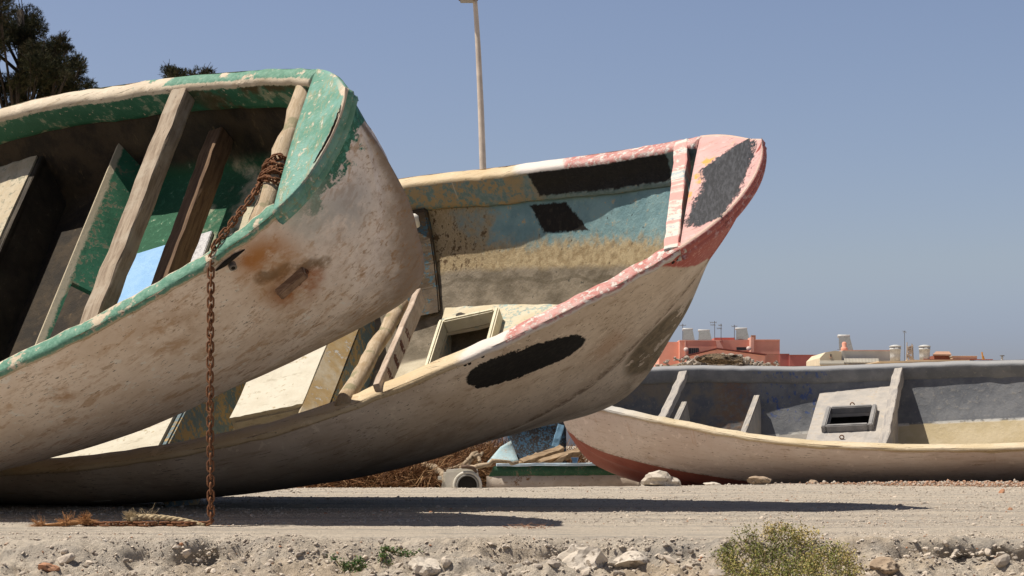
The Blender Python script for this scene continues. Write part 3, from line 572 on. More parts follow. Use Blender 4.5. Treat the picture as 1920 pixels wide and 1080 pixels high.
def pinkbeam():
    g = G('pink and white beam', .65); P = g.obj(); y = g.sep(P)[1]; n = g.noise(P, 10, 6, .68); nb = g.noise(P, 36, 5, .72); b = g.noise(g.comb(0, g.mul(y, 5), g.mul(n, 1.2)), 1.6, 4, .6)
    c = g.mix(g.step(g.add(b, g.mul(g.sub(n, .5), .35)), .47, .53), (.66, .33, .29), (.68, .60, .52)); c = g.mix(g.mul(g.step(g.add(b, g.mul(g.sub(nb, .5), .3)), .58, .62), .8), c, (.34, .44, .46)); c = g.mix(g.mul(g.step(nb, .6, .66), .7), c, (.42, .18, .13))
    c = g.mix(g.mul(g.step(n, .62, .68), .8), c, (.1, .06, .04)); return g.end(c, g.add(n, nb), .6, .008)
def rusty(nm, c1=(.115, .05, .026), c2=(.23, .105, .05)):
    g = G(nm, .85, .2); P = g.obj(); n = g.noise(P, 60, 6, .7); n2 = g.noise(P, 260, 3, .7)
    return g.end(g.mix(g.step(n2, .6, .7), g.mix(g.step(n, .35, .65), c1, c2), (.34, .17, .08)), g.add(n, n2), .7, .002)
m_rust = rusty('rusty iron')
# ------------------------------------------------------------------ the three boats
def slope(b, d0, z0, d1, z1, mat, name, hole=None, t=.03):
    """panel across the boat from (d0, z0) up to (d1, z1); hole = f0, f1, y0, y1"""
    fs = np.unique(np.concatenate([np.linspace(0, 1, 5), hole[:2] if hole else []])); mb = MB(); rows = []
    nrm = np.array([(z1-z0), 0, (d1-d0)]); nrm = nrm/np.linalg.norm(nrm)
    for f in fs:
        d, z = d0+(d1-d0)*f, z0+(z1-z0)*f; h = b.half(d, z)+.01
        ys = np.concatenate([np.linspace(-h, hole[2], 4), np.linspace(hole[2], hole[3], 4)[1:], np.linspace(hole[3], h, 4)[1:]]) if hole else np.linspace(-h, h, 10)
        rows.append([np.array((-d, y*b.sy, z)) for y in ys])
    n, m = len(rows), len(rows[0]); V = [p for q in rows for p in q]; V2 = [p-nrm*t for p in V]; Fc = []
    for i in range(n-1):
        for j in range(m-1):
            if not (hole and fs[i] >= hole[0]-1e-6 and fs[i+1] <= hole[1]+1e-6 and 3 <= j < 6): Fc.append([i*m+j, i*m+j+1, (i+1)*m+j+1, (i+1)*m+j])
    ec = {(a, c) for f in Fc for a, c in zip(f, f[1:]+f[:1])}; N_ = n*m
    mb.put(V+V2, Fc+[[v+N_ for v in f[::-1]] for f in Fc]+[[c, a, a+N_, c+N_] for a, c in ec if (c, a) not in ec])
    o = mb.build(name, mat, b.root); bm = bmesh.new(); bm.from_mesh(o.data); bmesh.ops.recalc_face_normals(bm, faces=bm.faces); bm.to_mesh(o.data); bm.free(); return o
def coaming(b, d0, d1, y0, y1, z, h, t, mat):
    mb = MB()
    for (da, db, ya, yb) in ((d0-t, d0, y0-t, y1+t), (d1, d1+t, y0-t, y1+t), (d0+.002, d1-.002, y0-t, y0), (d0+.002, d1-.002, y1, y1+t)):
        mb.box((-(da+db)/2, (ya+yb)/2*b.sy, z+h/2), (db-da, yb-ya, h+.01), bev=.008)
    return mb.build('hatch_coaming', mat, b.root)
def block(b, d0, d1, y0, y1, z0, z1, mat, name, bev=.01):
    return MB().box((-(d0+d1)/2, (y0+y1)/2*b.sy, (z0+z1)/2), (d1-d0, y1-y0, z1-z0), bev=bev).build(name, mat, b.root)

B1 = Boat('fishing_boat', P1, 1, 4.9, 'cream fishing boat with worn turquoise gunwale, tipped on its side nearest the camera', .075, .14)
B2 = Boat('fishing_boat', P2, 1, 4.5, 'cream fishing boat with pink bow and black paint patches, lying in the middle', .1, .17)
B3 = Boat('fishing_boat', P3, -1, 5.9, 'pale fishing boat with slate grey inside and red bottom, farthest on the right', .09, .13)
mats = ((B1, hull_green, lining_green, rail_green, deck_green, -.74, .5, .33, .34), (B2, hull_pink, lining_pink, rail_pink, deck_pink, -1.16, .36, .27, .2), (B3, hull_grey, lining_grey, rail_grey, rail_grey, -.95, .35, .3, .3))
for b, fh, fl, fr, fd, zf, k, dn, df in mats:
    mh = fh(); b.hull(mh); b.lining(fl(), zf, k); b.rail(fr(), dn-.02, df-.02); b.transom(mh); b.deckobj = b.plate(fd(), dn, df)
poly = np.array([(.06, .26), (.085, .1), (.075, -.03), (.05, -.12), (.02, -.24), (-.08, -.45), (-.19, -.47), (-.245, -.40), (-.20, -.2), (-.15, -.06), (-.17, .05), (-.18, .13), (-.11, .17), (-.06, .21), (0, .25)])
co_ = np.empty(len(B2.deckobj.data.vertices)*3); B2.deckobj.data.vertices.foreach_get('co', co_); Q = co_.reshape(-1, 3)[:, :2]
A_ = poly; Bq = np.roll(poly, -1, 0); dist = np.full(len(Q), 9.); ins = np.zeros(len(Q), bool)
for a, c in zip(A_, Bq):
    t = np.clip(((Q-a) @ (c-a))/((c-a) @ (c-a)), 0, 1); dist = np.minimum(dist, np.linalg.norm(Q-(a+t[:, None]*(c-a)), axis=1))
    cr_ = (a[1] > Q[:, 1]) != (c[1] > Q[:, 1]); xi = a[0]+(Q[:, 1]-a[1])/(c[1]-a[1]+1e-12)*(c[0]-a[0]); ins ^= cr_ & (Q[:, 0] < xi)
at = B2.deckobj.data.attributes.new('mk', 'FLOAT', 'POINT'); at.data.foreach_set('value', np.where(ins, dist, -dist))

# green boat: pole lashed under the bow deck, two timbers, bulkhead with its opening, thwart, peeling blue board, split rim, fairlead
B1.cross(.445, -.335, -.415, .43, .092, .092, w_pole, 'crossbeam', round_=True, wob=.004)
B1.cross(1.19, -.33, -.70, .73, .098, .075, w_grey, 'crossbeam', wob=.0016, seed=4)
B1.cross(1.12, -.55, -.50, .60, .085, .10, w_dark, 'stretcher', seed=6, wob=.0012)
slope(B1, 1.67, -.74, 1.78, -.53, m_bulk, 'bulkhead', hole=(.1, .82, -.43, -.07))
B1.deck(2.32, 2.9, -.5, worn('cream orange thwart', (.42, .34, .22), (.50, .43, .31), (.28, .27, .19), .5), 'thwart', back=True)
B1.deck(2.285, 2.318, -.51, worn('shaded thwart front', (.03, .022, .014), (.06, .045, .028), (.12, .09, .05), .2), 'thwart_front', front=True, back=True)  # front face coloured dark to paint in the shade it lies in
block(B1, 1.17, 1.655, -.50, .19, -.738, -.72, m_blueboard, 'blue_board', .003)
def crack():
    P, O = B1.outline(); k = B1.n-1; mb = MB(); r = np.random.default_rng(2); i0 = k-int(np.argmax(-P[k::-1, 0] >= .02)); i1 = k-int(np.argmax(-P[k::-1, 0] >= .16))
    pts = []
    for i in np.linspace(i0, i1, 26): 
        q = np.array([np.interp(i, np.arange(len(P)), P[:, c]) for c in range(3)]); o = np.array([np.interp(i, np.arange(len(P)), O[:, c]) for c in range(3)])
        pts.append(q-o*(.012+r.normal(0, .0022))+np.array([0, 0, .0075]))
    mb.tube(pts, [.0008+.0032*math.sin(math.pi*min(1, (j+.5)/26))**.7 for j in range(26)], 6); return mb.build('split', m_dark, B1.root)
crack()
def hull_frame(b, px, py):
    p, n = b.hit(px, py); x = np.array([1., 0, 0]); x = x-n*(x @ n); x /= np.linalg.norm(x); return p, n, x, np.cross(n, x)
p, n, x, y = hull_frame(B1, 545, 527)
Rm = np.stack([x, y, n], 1)
fl = MB().hexa([p+Rm @ np.array(q) for q in ((-.085, -.024, -.02), (.078, -.03, -.02), (.085, .022, -.02), (-.075, .026, -.02), (-.078, -.02, .034), (.066, -.024, .03), (.074, .016, .026), (-.066, .02, .03))], .005).build('fairlead_block', wood('fairlead wood', (.16, .095, .06), (.27, .18, .12), axis=(4, 20, 20)), B1.root)
bl = MB(); r_ = np.random.default_rng(4)
for (a, c) in ((.012, -.030), (.048, -.026), (.074, -.008)):
    bl.tube([p+Rm @ np.array((a, c, .0)), p+Rm @ np.array((a+.003, c-.003, .010+r_.random()*.008))], .008, 8)
bl.build('rusty_bolts', m_rust, B1.root)
p2, n2, x2, y2 = hull_frame(B1, 437, 490); Rm2 = np.stack([x2, y2, n2], 1)
hs = MB(); hs.tube([p2+Rm2 @ np.array((-.012, -.005, -.02)), p2+Rm2 @ np.array((-.012, -.008, .022))], [.016, .016], 14); hs.build('drain_pipe', plain('dull steel', (.24, .22, .2), .5, metal=.6), B1.root)
MB().tube([p2+Rm2 @ np.array((-.012, -.008, .020)), p2+Rm2 @ np.array((-.012, -.0081, .0235))], .0085, 12).build('pipe_hole', m_dark, B1.root)
MB().tube([p2+Rm2 @ np.array((-.075, .016, .002)), p2+Rm2 @ np.array((-.03, .022, .008)), p2+Rm2 @ np.array((.03, .022, .006)), p2+Rm2 @ np.array((.07, .014, .002))], [.003, .010, .009, .002], 8).build('slot', m_dark, B1.root)

# pink boat
B2.cross(.315, -.28, -.60, .60, .075, .085, pinkbeam(), 'crossbeam', wob=.002)
B2.cross(1.88, -.36, -1.22, .02, .078, .078, w_pole, 'crossbeam', round_=True, z1=-.52)
bd = B2.cross(1.71, -.36, -1.17, .10, .035, .095, w_pale, 'board', d1=1.80, z1=-.55, wob=.001)
rr = np.random.default_rng(9); a = np.array((-1.71, -1.17, -.36)); c = np.array((-1.80, .10, -.55)); t = (c-a)/np.linalg.norm(c-a); sd = np.cross((0, 0, 1), t); sd /= np.linalg.norm(sd); up = np.cross(t, sd)
m_sten = plain('faded red brown stencil', (.13, .045, .03), .8); nf = sd if sd[0] > 0 else -sd
for f in (.16, .30, .44, .57):          # stencilled brush strokes on the face turned to the bow
    o = a+(c-a)*f+nf*.0192; mk = MB()
    for (u0, v0, u1, v1) in ((-.026, .02, .026, .02), (-.022, -.005, .024, -.005), (-.026, -.03, .03, -.028), (0, .03, -.002, -.035), (-.018, .012, -.022, -.02), (.018, .014, .02, -.018)):
        u0, v0, u1, v1 = [q+rr.normal(0, .003) for q in (u0, v0, u1, v1)]
        mk.bar(o+t*u0+up*v0, o+t*u1+up*v1, .008, .0016, nf, bev=0)
    mk.build('stencilled_mark', m_sten, B2.root)
B2.deck(1.05, 1.92, -.985, m_cream, 'tank_top', hole=(1.555, 1.86, -.30, .46), back=True, t=.02)
coaming(B2, 1.555, 1.86, -.30, .46, -.985, .075, .028, worn('cream coaming', (.62, .56, .40), (.68, .63, .48), (.36, .40, .24), .3))
block(B2, 1.53, 1.90, -.30, .46, -1.20, -1.155, worn('brown hold', (.045, .028, .014), (.08, .05, .022), (.03, .02, .012), .4), 'hatch_well')
B2.deck(2.44, 2.86, -.75, m_white, 'thwart_box', y0=-.42, y1=.95, front=True, back=True)
block(B2, 2.45, 2.85, -.43, -.395, -1.15, -.765, m_white, 'box_side', .012)
slope(B2, 2.36, -.86, 2.437, -.757, worn('worn white and ochre edge', (.50, .44, .33), (.40, .28, .13), (.52, .50, .45), .35, .6), 'box_edge')
block(B2, 2.365, 2.40, -.40, .85, -1.15, -.87, m_ochre, 'box_front')
B2.deck(3.17, 4.3, -.68, m_white, 'stern_deck', front=True)
block(B2, 3.125, 3.166, -.9, .8, -1.1, -.69, m_ochre, 'deck_front')
def rib(b, d, w_, zt, zb, side, mat, name='rib'):
    mb = MB(); pts = []
    for z in np.linspace(zb, zt, 10): pts.append((z, b.half(d, z)))
    V = []
    for z, h in pts:
        for dx, dy in ((0, .02), (w_, .02), (w_, -.055), (0, -.055)): V.append((-(d+dx), (h+dy)*side*b.sy, z))
    mb.put(V, gridf(len(pts), 4, True).tolist()+[[0, 1, 2, 3], [36, 37, 38, 39]]); o = mb.build(name, mat, b.root)
    bm = bmesh.new(); bm.from_mesh(o.data); bmesh.ops.recalc_face_normals(bm, faces=bm.faces); bmesh.ops.bevel(bm, geom=bm.edges[:], offset=.008, segments=2, affect='EDGES', clamp_overlap=True); bm.to_mesh(o.data); bm.free()
rib(B2, 1.945, .3, -.52, -.98, 1, worn('brown and blue rib', (.06, .04, .022), (.11, .075, .04), (.05, .095, .115), .6))
kb = MB(); q = B2.at_z(777, 412, -.45); kb.lathe([(.002, -.05), (.02, -.045), (.024, -.01), (.03, .012), (.018, .03), (.002, .034)], q, 14); kb.build('mooring_knob', plain('white knob', (.7, .66, .58)), B2.root, True)

rb_ = np.random.default_rng(14)          # old bolt holes along the rail
for px, py in ((1070, 585), (1076, 583), (1036, 601), (1041, 599), (984, 628), (872, 684), (880, 681), (905, 668), (1100, 569), (1165, 541), (1262, 492), (1270, 487), (1126, 558)):
    p, n = B2.hit(px, py); t_ = np.cross(n, (0, 0, 1)); r__ = .006+.006*rb_.random(); MB().tube([p-n*.004, p+n*.0016], [r__, r__*.9], 9).build('bolt_hole', m_dark, B2.root)

# grey boat
B3.cross(1.22, -.155, -.55, .58, .075, .07, m_greyw, 'crossbeam')
B3.cross(3.115, -.395, -.77, .82, .08, .15, m_greyw, 'crossbeam', seed=3)
B3.deck(2.41, 3.10, -.48, m_grey, 'tank_top', hole=(2.57, 2.93, -.15, .19), front=True, back=True)
coaming(B3, 2.57, 2.93, -.15, .19, -.48, .06, .04, m_slate)
block(B3, 2.5, 2.99, -.4, .4, -.94, -.86, m_dark, 'hatch_well')
for (d_, y_) in ((2.74, .34), (2.72, -.33)):
    mb = MB(); th = np.linspace(0, 2*math.pi, 13); mb.tube([(-d_+.018*math.cos(a_), -y_*1.0, -.462+.018*math.sin(a_)) for a_ in th], .005, 6); mb.build('ring_bolt', m_rust, B3.root, True)
B3.bulkhead(1.83, -.42, -.62, .56, m_grey, 'bulkhead', t=.05)
B3.bulkhead(1.20, -.36, -.6, .36, m_greyw, 'frame', t=.05)

# ------------------------------------------------------------------ chain and ropes
def link_mesh():
    P = []; r, L = .0115, .0185
    for k in range(9): a = -math.pi/2+math.pi*k/8; P.append((L-.0115+r*math.cos(a)+.004, r*math.sin(a), 0))
    for k in range(9): a = math.pi/2+math.pi*k/8; P.append((-(L-.0115+.004)+r*math.cos(a), r*math.sin(a), 0))
    n_ = len(P); P = np.array(P); V = []; m_ = 8
    T = np.roll(P, -1, 0)-np.roll(P, 1, 0); T /= np.linalg.norm(T, axis=1)[:, None]; N_ = np.cross(T, (0, 0, 1))
    for k in range(n_):
        for j in range(m_): a = 2*math.pi*j/m_; V.append(P[k]+.0042*(math.cos(a)*N_[k]+math.sin(a)*np.array((0, 0, 1))))
    q = [[k*m_+j, k*m_+(j+1) % m_, (k+1) % n_*m_+(j+1) % m_, (k+1) % n_*m_+j] for k in range(n_) for j in range(m_)]
    return V, q
V_, F_ = link_mesh()
beam = lambda f: np.array((-.445, -.415+.845*f, -.335))
path = []
for k in range(52):                                       # four and a half turns round the pole
    a = 2*math.pi*k/11.5; c0 = beam(.42-.0026*k+.02*math.sin(k*.9)); path.append(B1.W(c0+.058*np.array((math.cos(a), 0, math.sin(a)))))
top = B1.W(B1.at_z(430, 425, -.262)); outer = B1.W(B1.at_z(404, 458, -.268)); outer2 = B1.W(B1.at_z(400, 470, -.29)+np.array((0, -.022, 0)))
path += [B1.W(B1.at_z(487, 345, -.285)), B1.W(B1.at_z(474, 368, -.268)), B1.W(B1.at_z(452, 396, -.262)), top, outer, outer2]
hx, hy = outer2[0]+.0, outer2[1]-.015
path += [np.array((hx-.004*math.sin(z_*3), hy, z_)) for z_ in np.linspace(outer2[2]-.05, .03, 14)]
gx = np.linspace(hx, hx-.53, 22)
path += [np.array((x_, hy+.02*math.sin(i*1.1), .011)) for i, x_ in enumerate(gx)]
path = np.array(path); seg = np.concatenate([[0], np.cumsum(np.linalg.norm(np.diff(path, axis=0), axis=1))])
chain = empty('chain', tuple(path[0])); tag(chain, 'rusty iron chain hanging from the turquoise boat to the ground', 'chain')
s_ = 0; k = 0; lm = None; rl = np.random.default_rng(12)
while s_ < seg[-1]-.03 and k < 130:
    s1 = s_+.0285; pa = np.array([np.interp(s_, seg, path[:, c]) for c in range(3)]); pb = np.array([np.interp(s1, seg, path[:, c]) for c in range(3)])
    X = pb-pa; X /= np.linalg.norm(X); ref = np.array((0, 1., 0)) if abs(X[1]) < .9 else np.array((0, 0, 1.)); Z = np.cross(X, ref); Z /= np.linalg.norm(Z); Y = np.cross(Z, X)
    a = (math.pi/2 if k % 2 else 0)+.25*rl.normal(); flat_ = pa[2] < .02
    if flat_: a = (.5 if k % 2 else -.5)+math.pi/2
    a += math.pi/2
    Y, Z = Y*math.cos(a)+Z*math.sin(a), -Y*math.sin(a)+Z*math.cos(a); cc = (pa+pb)/2
    if lm is None: o = mesh('link', V_, F_, m_rust, chain, True); lm = o.data
    else: o = bpy.data.objects.new('link', lm); C.objects.link(o); o.parent = chain
    M = Matrix(((X[0], Y[0], Z[0], cc[0]-path[0][0]), (X[1], Y[1], Z[1], cc[1]-path[0][1]), (X[2], Y[2], Z[2], cc[2]-path[0][2]), (0, 0, 0, 1))); o.matrix_local = M
    s_ += .0285; k += 1
def strands(mb, c, n, L, spread, up, r0, seed, dirv=None):
    r = np.random.default_rng(seed)
    for _ in range(n):
        d = r.normal(0, 1, 3)*spread+np.array(dirv or (0, 0, 0)); d[2] = abs(d[2])*up; d /= np.linalg.norm(d)+1e-9; q = np.array(c)+r.normal(0, .006, 3); q[2] = max(q[2], .004); P = [q]
        for j in range(4): d = d+r.normal(0, .3, 3); d /= np.linalg.norm(d); q = q+d*L/4*(.6+.8*r.random()); q[2] = max(q[2], .003); P.append(q)
        mb.tube(P, np.linspace(r0, r0*.4, 5), 4, cap=False)
m_ropeb = plain('brown frayed rope', (.34, .17, .07), .95, .35, 60); m_ropec = plain('beige rope', (.42, .33, .2), .95, .3, 60)
mb = MB(); ex = hx-.53; ey = hy
mb.tube([(ex+.10, ey+.005, .016), (ex+.05, ey, .022), (ex+.01, ey, .016), (ex-.06, ey-.01, .009), (ex-.12, ey-.015, .006)], [.006, .010, .009, .007, .004], 9, wob=.25, seed=3)
strands(mb, (ex+.05, ey, .022), 150, .035, 1, .9, .0011, 5); strands(mb, (ex-.02, ey-.0, .014), 90, .045, 1, .4, .0011, 7, (-.5, 0, 0)); strands(mb, (ex-.11, ey-.015, .008), 60, .05, .7, .25, .0010, 6, (-1.2, 0, 0))
tag(mb.build('frayed_rope', m_ropeb, None, True), 'rust brown frayed rope end tied to the chain on the gravel', 'rope')
mb = MB(); bx = hx-.305
for k_ in range(3): mb.tube([(bx+.28*f, hy+.025-.02*f+.006*math.sin(f*26+k_*2.1), max(.008, .036+.012*math.sin(f*3)-.034*f+.005*math.cos(f*26+k_*2.1))) for f in np.linspace(0, 1, 34)], np.linspace(.0085, .0055, 34), 7)
mb.tube([(bx+.02, hy+.015, .028), (bx+.0, hy+.0, .03), (bx-.015, hy+.02, .024), (bx+.01, hy+.03, .034), (bx+.03, hy+.01, .022)], [.008, .011, .011, .011, .008], 9, wob=.2, seed=9)
strands(mb, (bx-.005, hy+.015, .03), 170, .03, 1, 1.3, .0011, 11); strands(mb, (bx+.06, hy+.02, .036), 25, .05, 1, .6, .0010, 12)
tag(mb.build('knotted_rope', m_ropec, None, True), 'beige twisted rope with a frayed tuft lying on the chain', 'rope')
# ------------------------------------------------------------------ ground
def far_edge(x): return np.interp(x, (-30, -3, 0, 1.2, 3, 6, 30), (12.4, 12.2, 12.4, 13.0, 13.7, 14.1, 14.3))
def near_edge(x): return 5.62+.10*(fbm(x*1.3+40, x*0+3, 3, 21)-.5)*2+.035*(fbm(x*9+7, x*0+1, 3, 22)-.5)*2
def ground_z(x, y):
    x, y = np.asarray(x, float), np.asarray(y, float)
    z = .018*(fbm(x*.5+9, y*2.2, 3, 1)-.5)+.010*(fbm(x*2.5, y*9, 4, 2)-.5)+.006*(fbm(x*24, y*24, 3, 3)-.5)
    t = far_edge(x)-y; dr = np.clip((-t)/1.1, 0, 1); z = z+.012*np.exp(-(t-.25)**2/.08)*fbm(x*3, y*3, 2, 4)-np.interp(x, (-9, .9, 2.2, 30), (.13, .13, .015, .015))*dr*dr*(3-2*dr)
    t = near_edge(x)-y; lip = np.clip((t+.01)/.11, 0, 1); lip = lip*lip*(3-2*lip); amp = np.clip((t+.1)/.3, 0, 1)
    z = z-.060*lip-.25*np.clip(t-.05, 0, 3)
    a = fbm(x*5.5+3, y*6.5, 4, 5)-.5; b = np.abs(fbm(x*11, y*13, 4, 6)-.5); c = vnoise(x*34, y*34, 7)-.5; d = vnoise(x*75, y*75, 8)-.5
    z = z+amp*(.085*a+.09*(.16-b)*2*.8+.020*c+.010*d)
    return z
def on_ground(px, py):
    """where the bank or the flat is seen at that place of the photograph"""
    D = np.arange(4.3, 16, .01); z = EYE-(py-YH)/F*D; return float(D[np.argmax(z <= ground_z((px-960)/F*D, D))])
def sheet(name, xs, ys, mat):
    X, Y = np.meshgrid(xs, ys, indexing='ij'); Z = ground_z(X, Y)
    t = near_edge(X)-Y; m = np.clip((fbm(X*2.6+1, X*0+5, 3, 33)-.36)*5, 0, 1); und = .062*m*np.exp(-((t-.085)/.030)**2)*(.4+1.2*vnoise(X*17, X*0+.5, 34)); Z = Z-.02*m*np.exp(-((t-.09)/.04)**2)
    V = np.stack([X, Y+und, Z], -1); o = mesh(name, V.reshape(-1, 3), gridf(len(xs), len(ys)), mat, None, True); o['kind'] = 'structure'; return o
def m_ground():
    g = G('dusty gravel', .95, .15); P = g.obj(); n = g.noise(P, 2.2, 6, .62); st = g.noise(g.map(P, (.28, 5.5, 1)), 1.3, 6, .62); f = g.noise(P, 70, 4, .75); f2 = g.noise(P, 210, 3, .8); v = g.voro(P, 95, 'F1', 'Color')
    st2 = g.noise(g.map(P, (.5, 16, 1)), 1.3, 4, .6); c = g.mix(g.step(st, .40, .58), (.38, .345, .295), (.61, .53, .42)); c = g.mix(g.mul(g.step(st2, .50, .58), .8), c, (.66, .575, .455)); c = g.mix(g.mul(g.step(n, .5, .64), .4), c, (.60, .515, .40)); c = g.mix(g.mul(g.step(f, .55, .66), .6), c, (.25, .215, .18)); c = g.mix(g.mul(g.step(g.noise(g.map(P, (1, .5, 1)), 120, 3, .8), .62, .68), .6), c, (.17, .145, .12)); c = g.mix(g.mul(g.step(f2, .58, .66), .5), c, (.68, .62, .54)); c = g.mix(g.mul(g.step(f2, .33, .25), .0), c, (.1, .09, .08))
    c = g.mix(.28, c, g.mix(g.step(g.sep(v)[0], .2, .8), (.32, .28, .235), (.60, .52, .43))); w_ = g.mul(g.inv(g.step(g.sep(P)[1], 5.45, 5.75)), g.step(n, .44, .6)); c = g.mix(g.mul(w_, .45), c, (.46, .34, .21))
    return g.end(c, g.add(g.mul(f, 1.0), f2), .9, .012)
mg = m_ground()
xs = np.concatenate([np.linspace(-1500, -40, 14), np.linspace(-36, -8, 20), np.linspace(-7, -2.4, 60), np.linspace(-2.35, 2.35, 620), np.linspace(2.4, 7, 60), np.linspace(8, 36, 20), np.linspace(40, 1500, 14)])
ys = np.concatenate([np.linspace(.4, 4.2, 12), np.linspace(4.3, 5.95, 230), np.linspace(5.965, 15.2, 420), np.linspace(15.5, 40, 30), np.linspace(45, 3000, 40)])
ground = sheet('ground', xs, ys, mg)

def ico(sub):
    bm = bmesh.new(); bmesh.ops.create_icosphere(bm, subdivisions=sub, radius=1); bm.verts.ensure_lookup_table()
    V = np.array([v.co[:] for v in bm.verts]); Fc = np.array([[v.index for v in f.verts] for f in bm.faces]); bm.free(); return V, Fc
IV1, IF1 = ico(1); IV2, IF2 = ico(2); IV3, IF3 = ico(3)
def rock_shape(V, seed, rough=.25, cuts=7):
    r = np.random.default_rng(seed); P = V.copy()
    for _ in range(cuts):                       # chisel flat faces
        n = r.normal(0, 1, 3); n /= np.linalg.norm(n); h = .45+.4*r.random(); dd = P @ n-h; P -= np.outer(np.maximum(dd, 0), n)
    P += V*(fbm(V[:, 0]*3+seed, V[:, 1]*3+V[:, 2]*2, 3, seed)-.5)[:, None]*rough
    return P
def m_stone():
    g = G('stones', .95, .15); t = g.attrf('tint'); P = g.obj(); n = g.noise(P, 60, 5, .7)
    c = g.mix(g.step(t, 0, .35), (.30, .26, .215), (.46, .40, .33)); c = g.mix(g.step(t, .35, .8), c, (.58, .50, .405)); c = g.mix(g.step(t, .93, .95), c, (.40, .21, .12)); c = g.mix(g.step(t, .97, .975), c, (.60, .545, .47))
    return g.end(g.mix(g.mul(g.step(n, .45, .65), .4), c, (.25, .2, .16)), n, .5, .004)
ms = m_stone()
def scatter(name, x, y, size, seed, lift=.25, tint=None, base=(IV1, IF1), flat_=.62):
    r = np.random.default_rng(seed); n = len(x); shapes = np.array([rock_shape(base[0], 100+k, .2, 6) for k in range(10)]); k = r.integers(0, 10, n)
    S = shapes[k]*size[:, None, None]*np.stack([r.uniform(.7, 1.35, n), r.uniform(.7, 1.3, n), r.uniform(flat_*.6, flat_*1.4, n)], 1)[:, None]
    a = r.uniform(0, 6.283, n); ca, sa = np.cos(a)[:, None], np.sin(a)[:, None]; X = S[..., 0]*ca-S[..., 1]*sa; Y = S[..., 0]*sa+S[..., 1]*ca; Z = S[..., 2]
    til = r.normal(0, .25, n)[:, None]; Z = Z+X*til
    V = np.stack([X+x[:, None], Y+y[:, None], Z+(ground_z(x, y)+size*lift*flat_)[:, None]], -1); m = V.shape[1]
    Fq = (base[1][None]+(np.arange(n)*m)[:, None, None]).reshape(-1, 3); tn = r.random(n) if tint is None else tint
    o = mesh(name, V.reshape(-1, 3), Fq, ms, None, False, {'tint': np.repeat(tn, m)}); o['kind'] = 'stuff'; return o
r = np.random.default_rng(31)
# gravel over the flat, dense in streaks; rubble on the bank; orange heap by the grey boat
n = 60000; y = 5.6+8.2*r.random(n)**1.5; x = (r.random(n)-.5)*2*(.33*y+.3); keep = fbm(x*.35, y*6, 3, 44)+r.normal(0,   .05, n) > .45; x, y = x[keep], y[keep]
sz = np.clip(r.lognormal(-5.85, .5, len(x)), .0014, .016)*(.75+.04*y)
scatter('gravel', x, y, sz, 3)
n = 13000; y = 4.7+1.0*r.random(n); x = (r.random(n)-.5)*2*1.95; sz = np.clip(r.lognormal(-5.5, .62, n), .002, .026); keep = (y < near_edge(x)-.02) & (fbm(x*4, y*5, 3, 60) > .30); scatter('rubble', x[keep], y[keep], sz[keep], 5, .2)
n = 110; y = 4.75+.85*r.random(n); x = (r.random(n)-.5)*2*1.9; sz = np.clip(r.lognormal(-4.1, .35, n), .010, .034); keep = y < near_edge(x)-.03; scatter('clods', x[keep], y[keep], sz[keep], 6, .15, .15+.55*r.random(keep.sum()), (IV2, IF2), .7)
n = 6500; x = 3.55+r.normal(0, .48, n); y = 13.35+r.normal(0, .16, n); scatter('gravel_heap', x, y, np.clip(r.lognormal(-5.2, .4, n), .003, .018), 8, 1.6, np.where(r.random(n) < .6, .945, .5), flat_=.8)
m_rock = worn('pale limestone', (.50, .44, .36), (.62, .55, .46), (.36, .29, .22), .35, 1.5, .95, .8); m_rockb = worn('brown stone', (.30, .22, .15), (.40, .31, .22), (.20, .15, .11), .4, 1.5, .95, .8); m_rocko = worn('terracotta stone', (.42, .20, .11), (.50, .27, .16), (.3, .16, .1), .4, 1.5, .95, .8)
def rock(px, py, D, w_, h_, seed, mat, label, sub=(IV3, IF3), dp=1.0, rough=.4, group=None):
    D = on_ground(px, py) if D is None else D; p = unproj(px, py, D); gz = float(ground_z(p[0], D)); P = rock_shape(sub[0], seed, rough, 9); P = P/np.abs(P).max(0)*np.array((w_/2, w_/2*dp, h_*.62)); P[:, 2] += h_*.38-.01
    o = mesh('rock', P, sub[1], mat, None, False); o.location = (p[0], D, gz); return tag(o, label, 'rock', group)
g_ = 'loose rocks on the gravel'
rock(1241, 905, 12.95, .33, .13, 3, m_rock, 'largest pale rock, in front of the red bottom of the slate boat', rough=.7, group=g_)
rock(1423, 900, 13.35, .20, .085, 5, m_rockb, 'flat brown slab of rock against the pale hull on the right', dp=.7, group=g_)
rock(1334, 905, 13.3, .16, .04, 8, m_rock, 'low flat rock between the large pale rock and the brown slab', group=g_)
rock(1525, 903, 13.6, .09, .05, 9, m_rockb, 'small tan rock below the pale hull, right of the brown slab', sub=(IV2, IF2), group=g_)
rock(1878, 923, 11.2, .045, .05, 11, m_rocko, 'small reddish stone shard standing alone on the gravel at far right', sub=(IV2, IF2), group=g_)
rock(90, 1066, None, .075, .03, 13, m_rocko, 'terracotta stone on the rubble bank at far left', sub=(IV2, IF2), group=g_)
rock(800, 1074, None, .12, .06, 14, m_rock, 'rounded pale rock on the bank beside the creeping weed', group=g_)
rock(1092, 1062, None, .17, .085, 15, m_rock, 'blocky pale lump of earth at the lip of the bank, middle', group=g_)
rock(1405, 1078, None, .055, .05, 16, m_rock, 'pale rock at the left foot of the green shrub', sub=(IV2, IF2), group=g_)
rock(1180, 1062, None, .14, .06, 21, m_rock, 'pale clod right of the blocky lump at the lip of the bank', group=g_)
rock(1660, 1066, None, .10, .05, 22, m_rockb, 'brownish clod on the bank just right of the green shrub', group=g_)

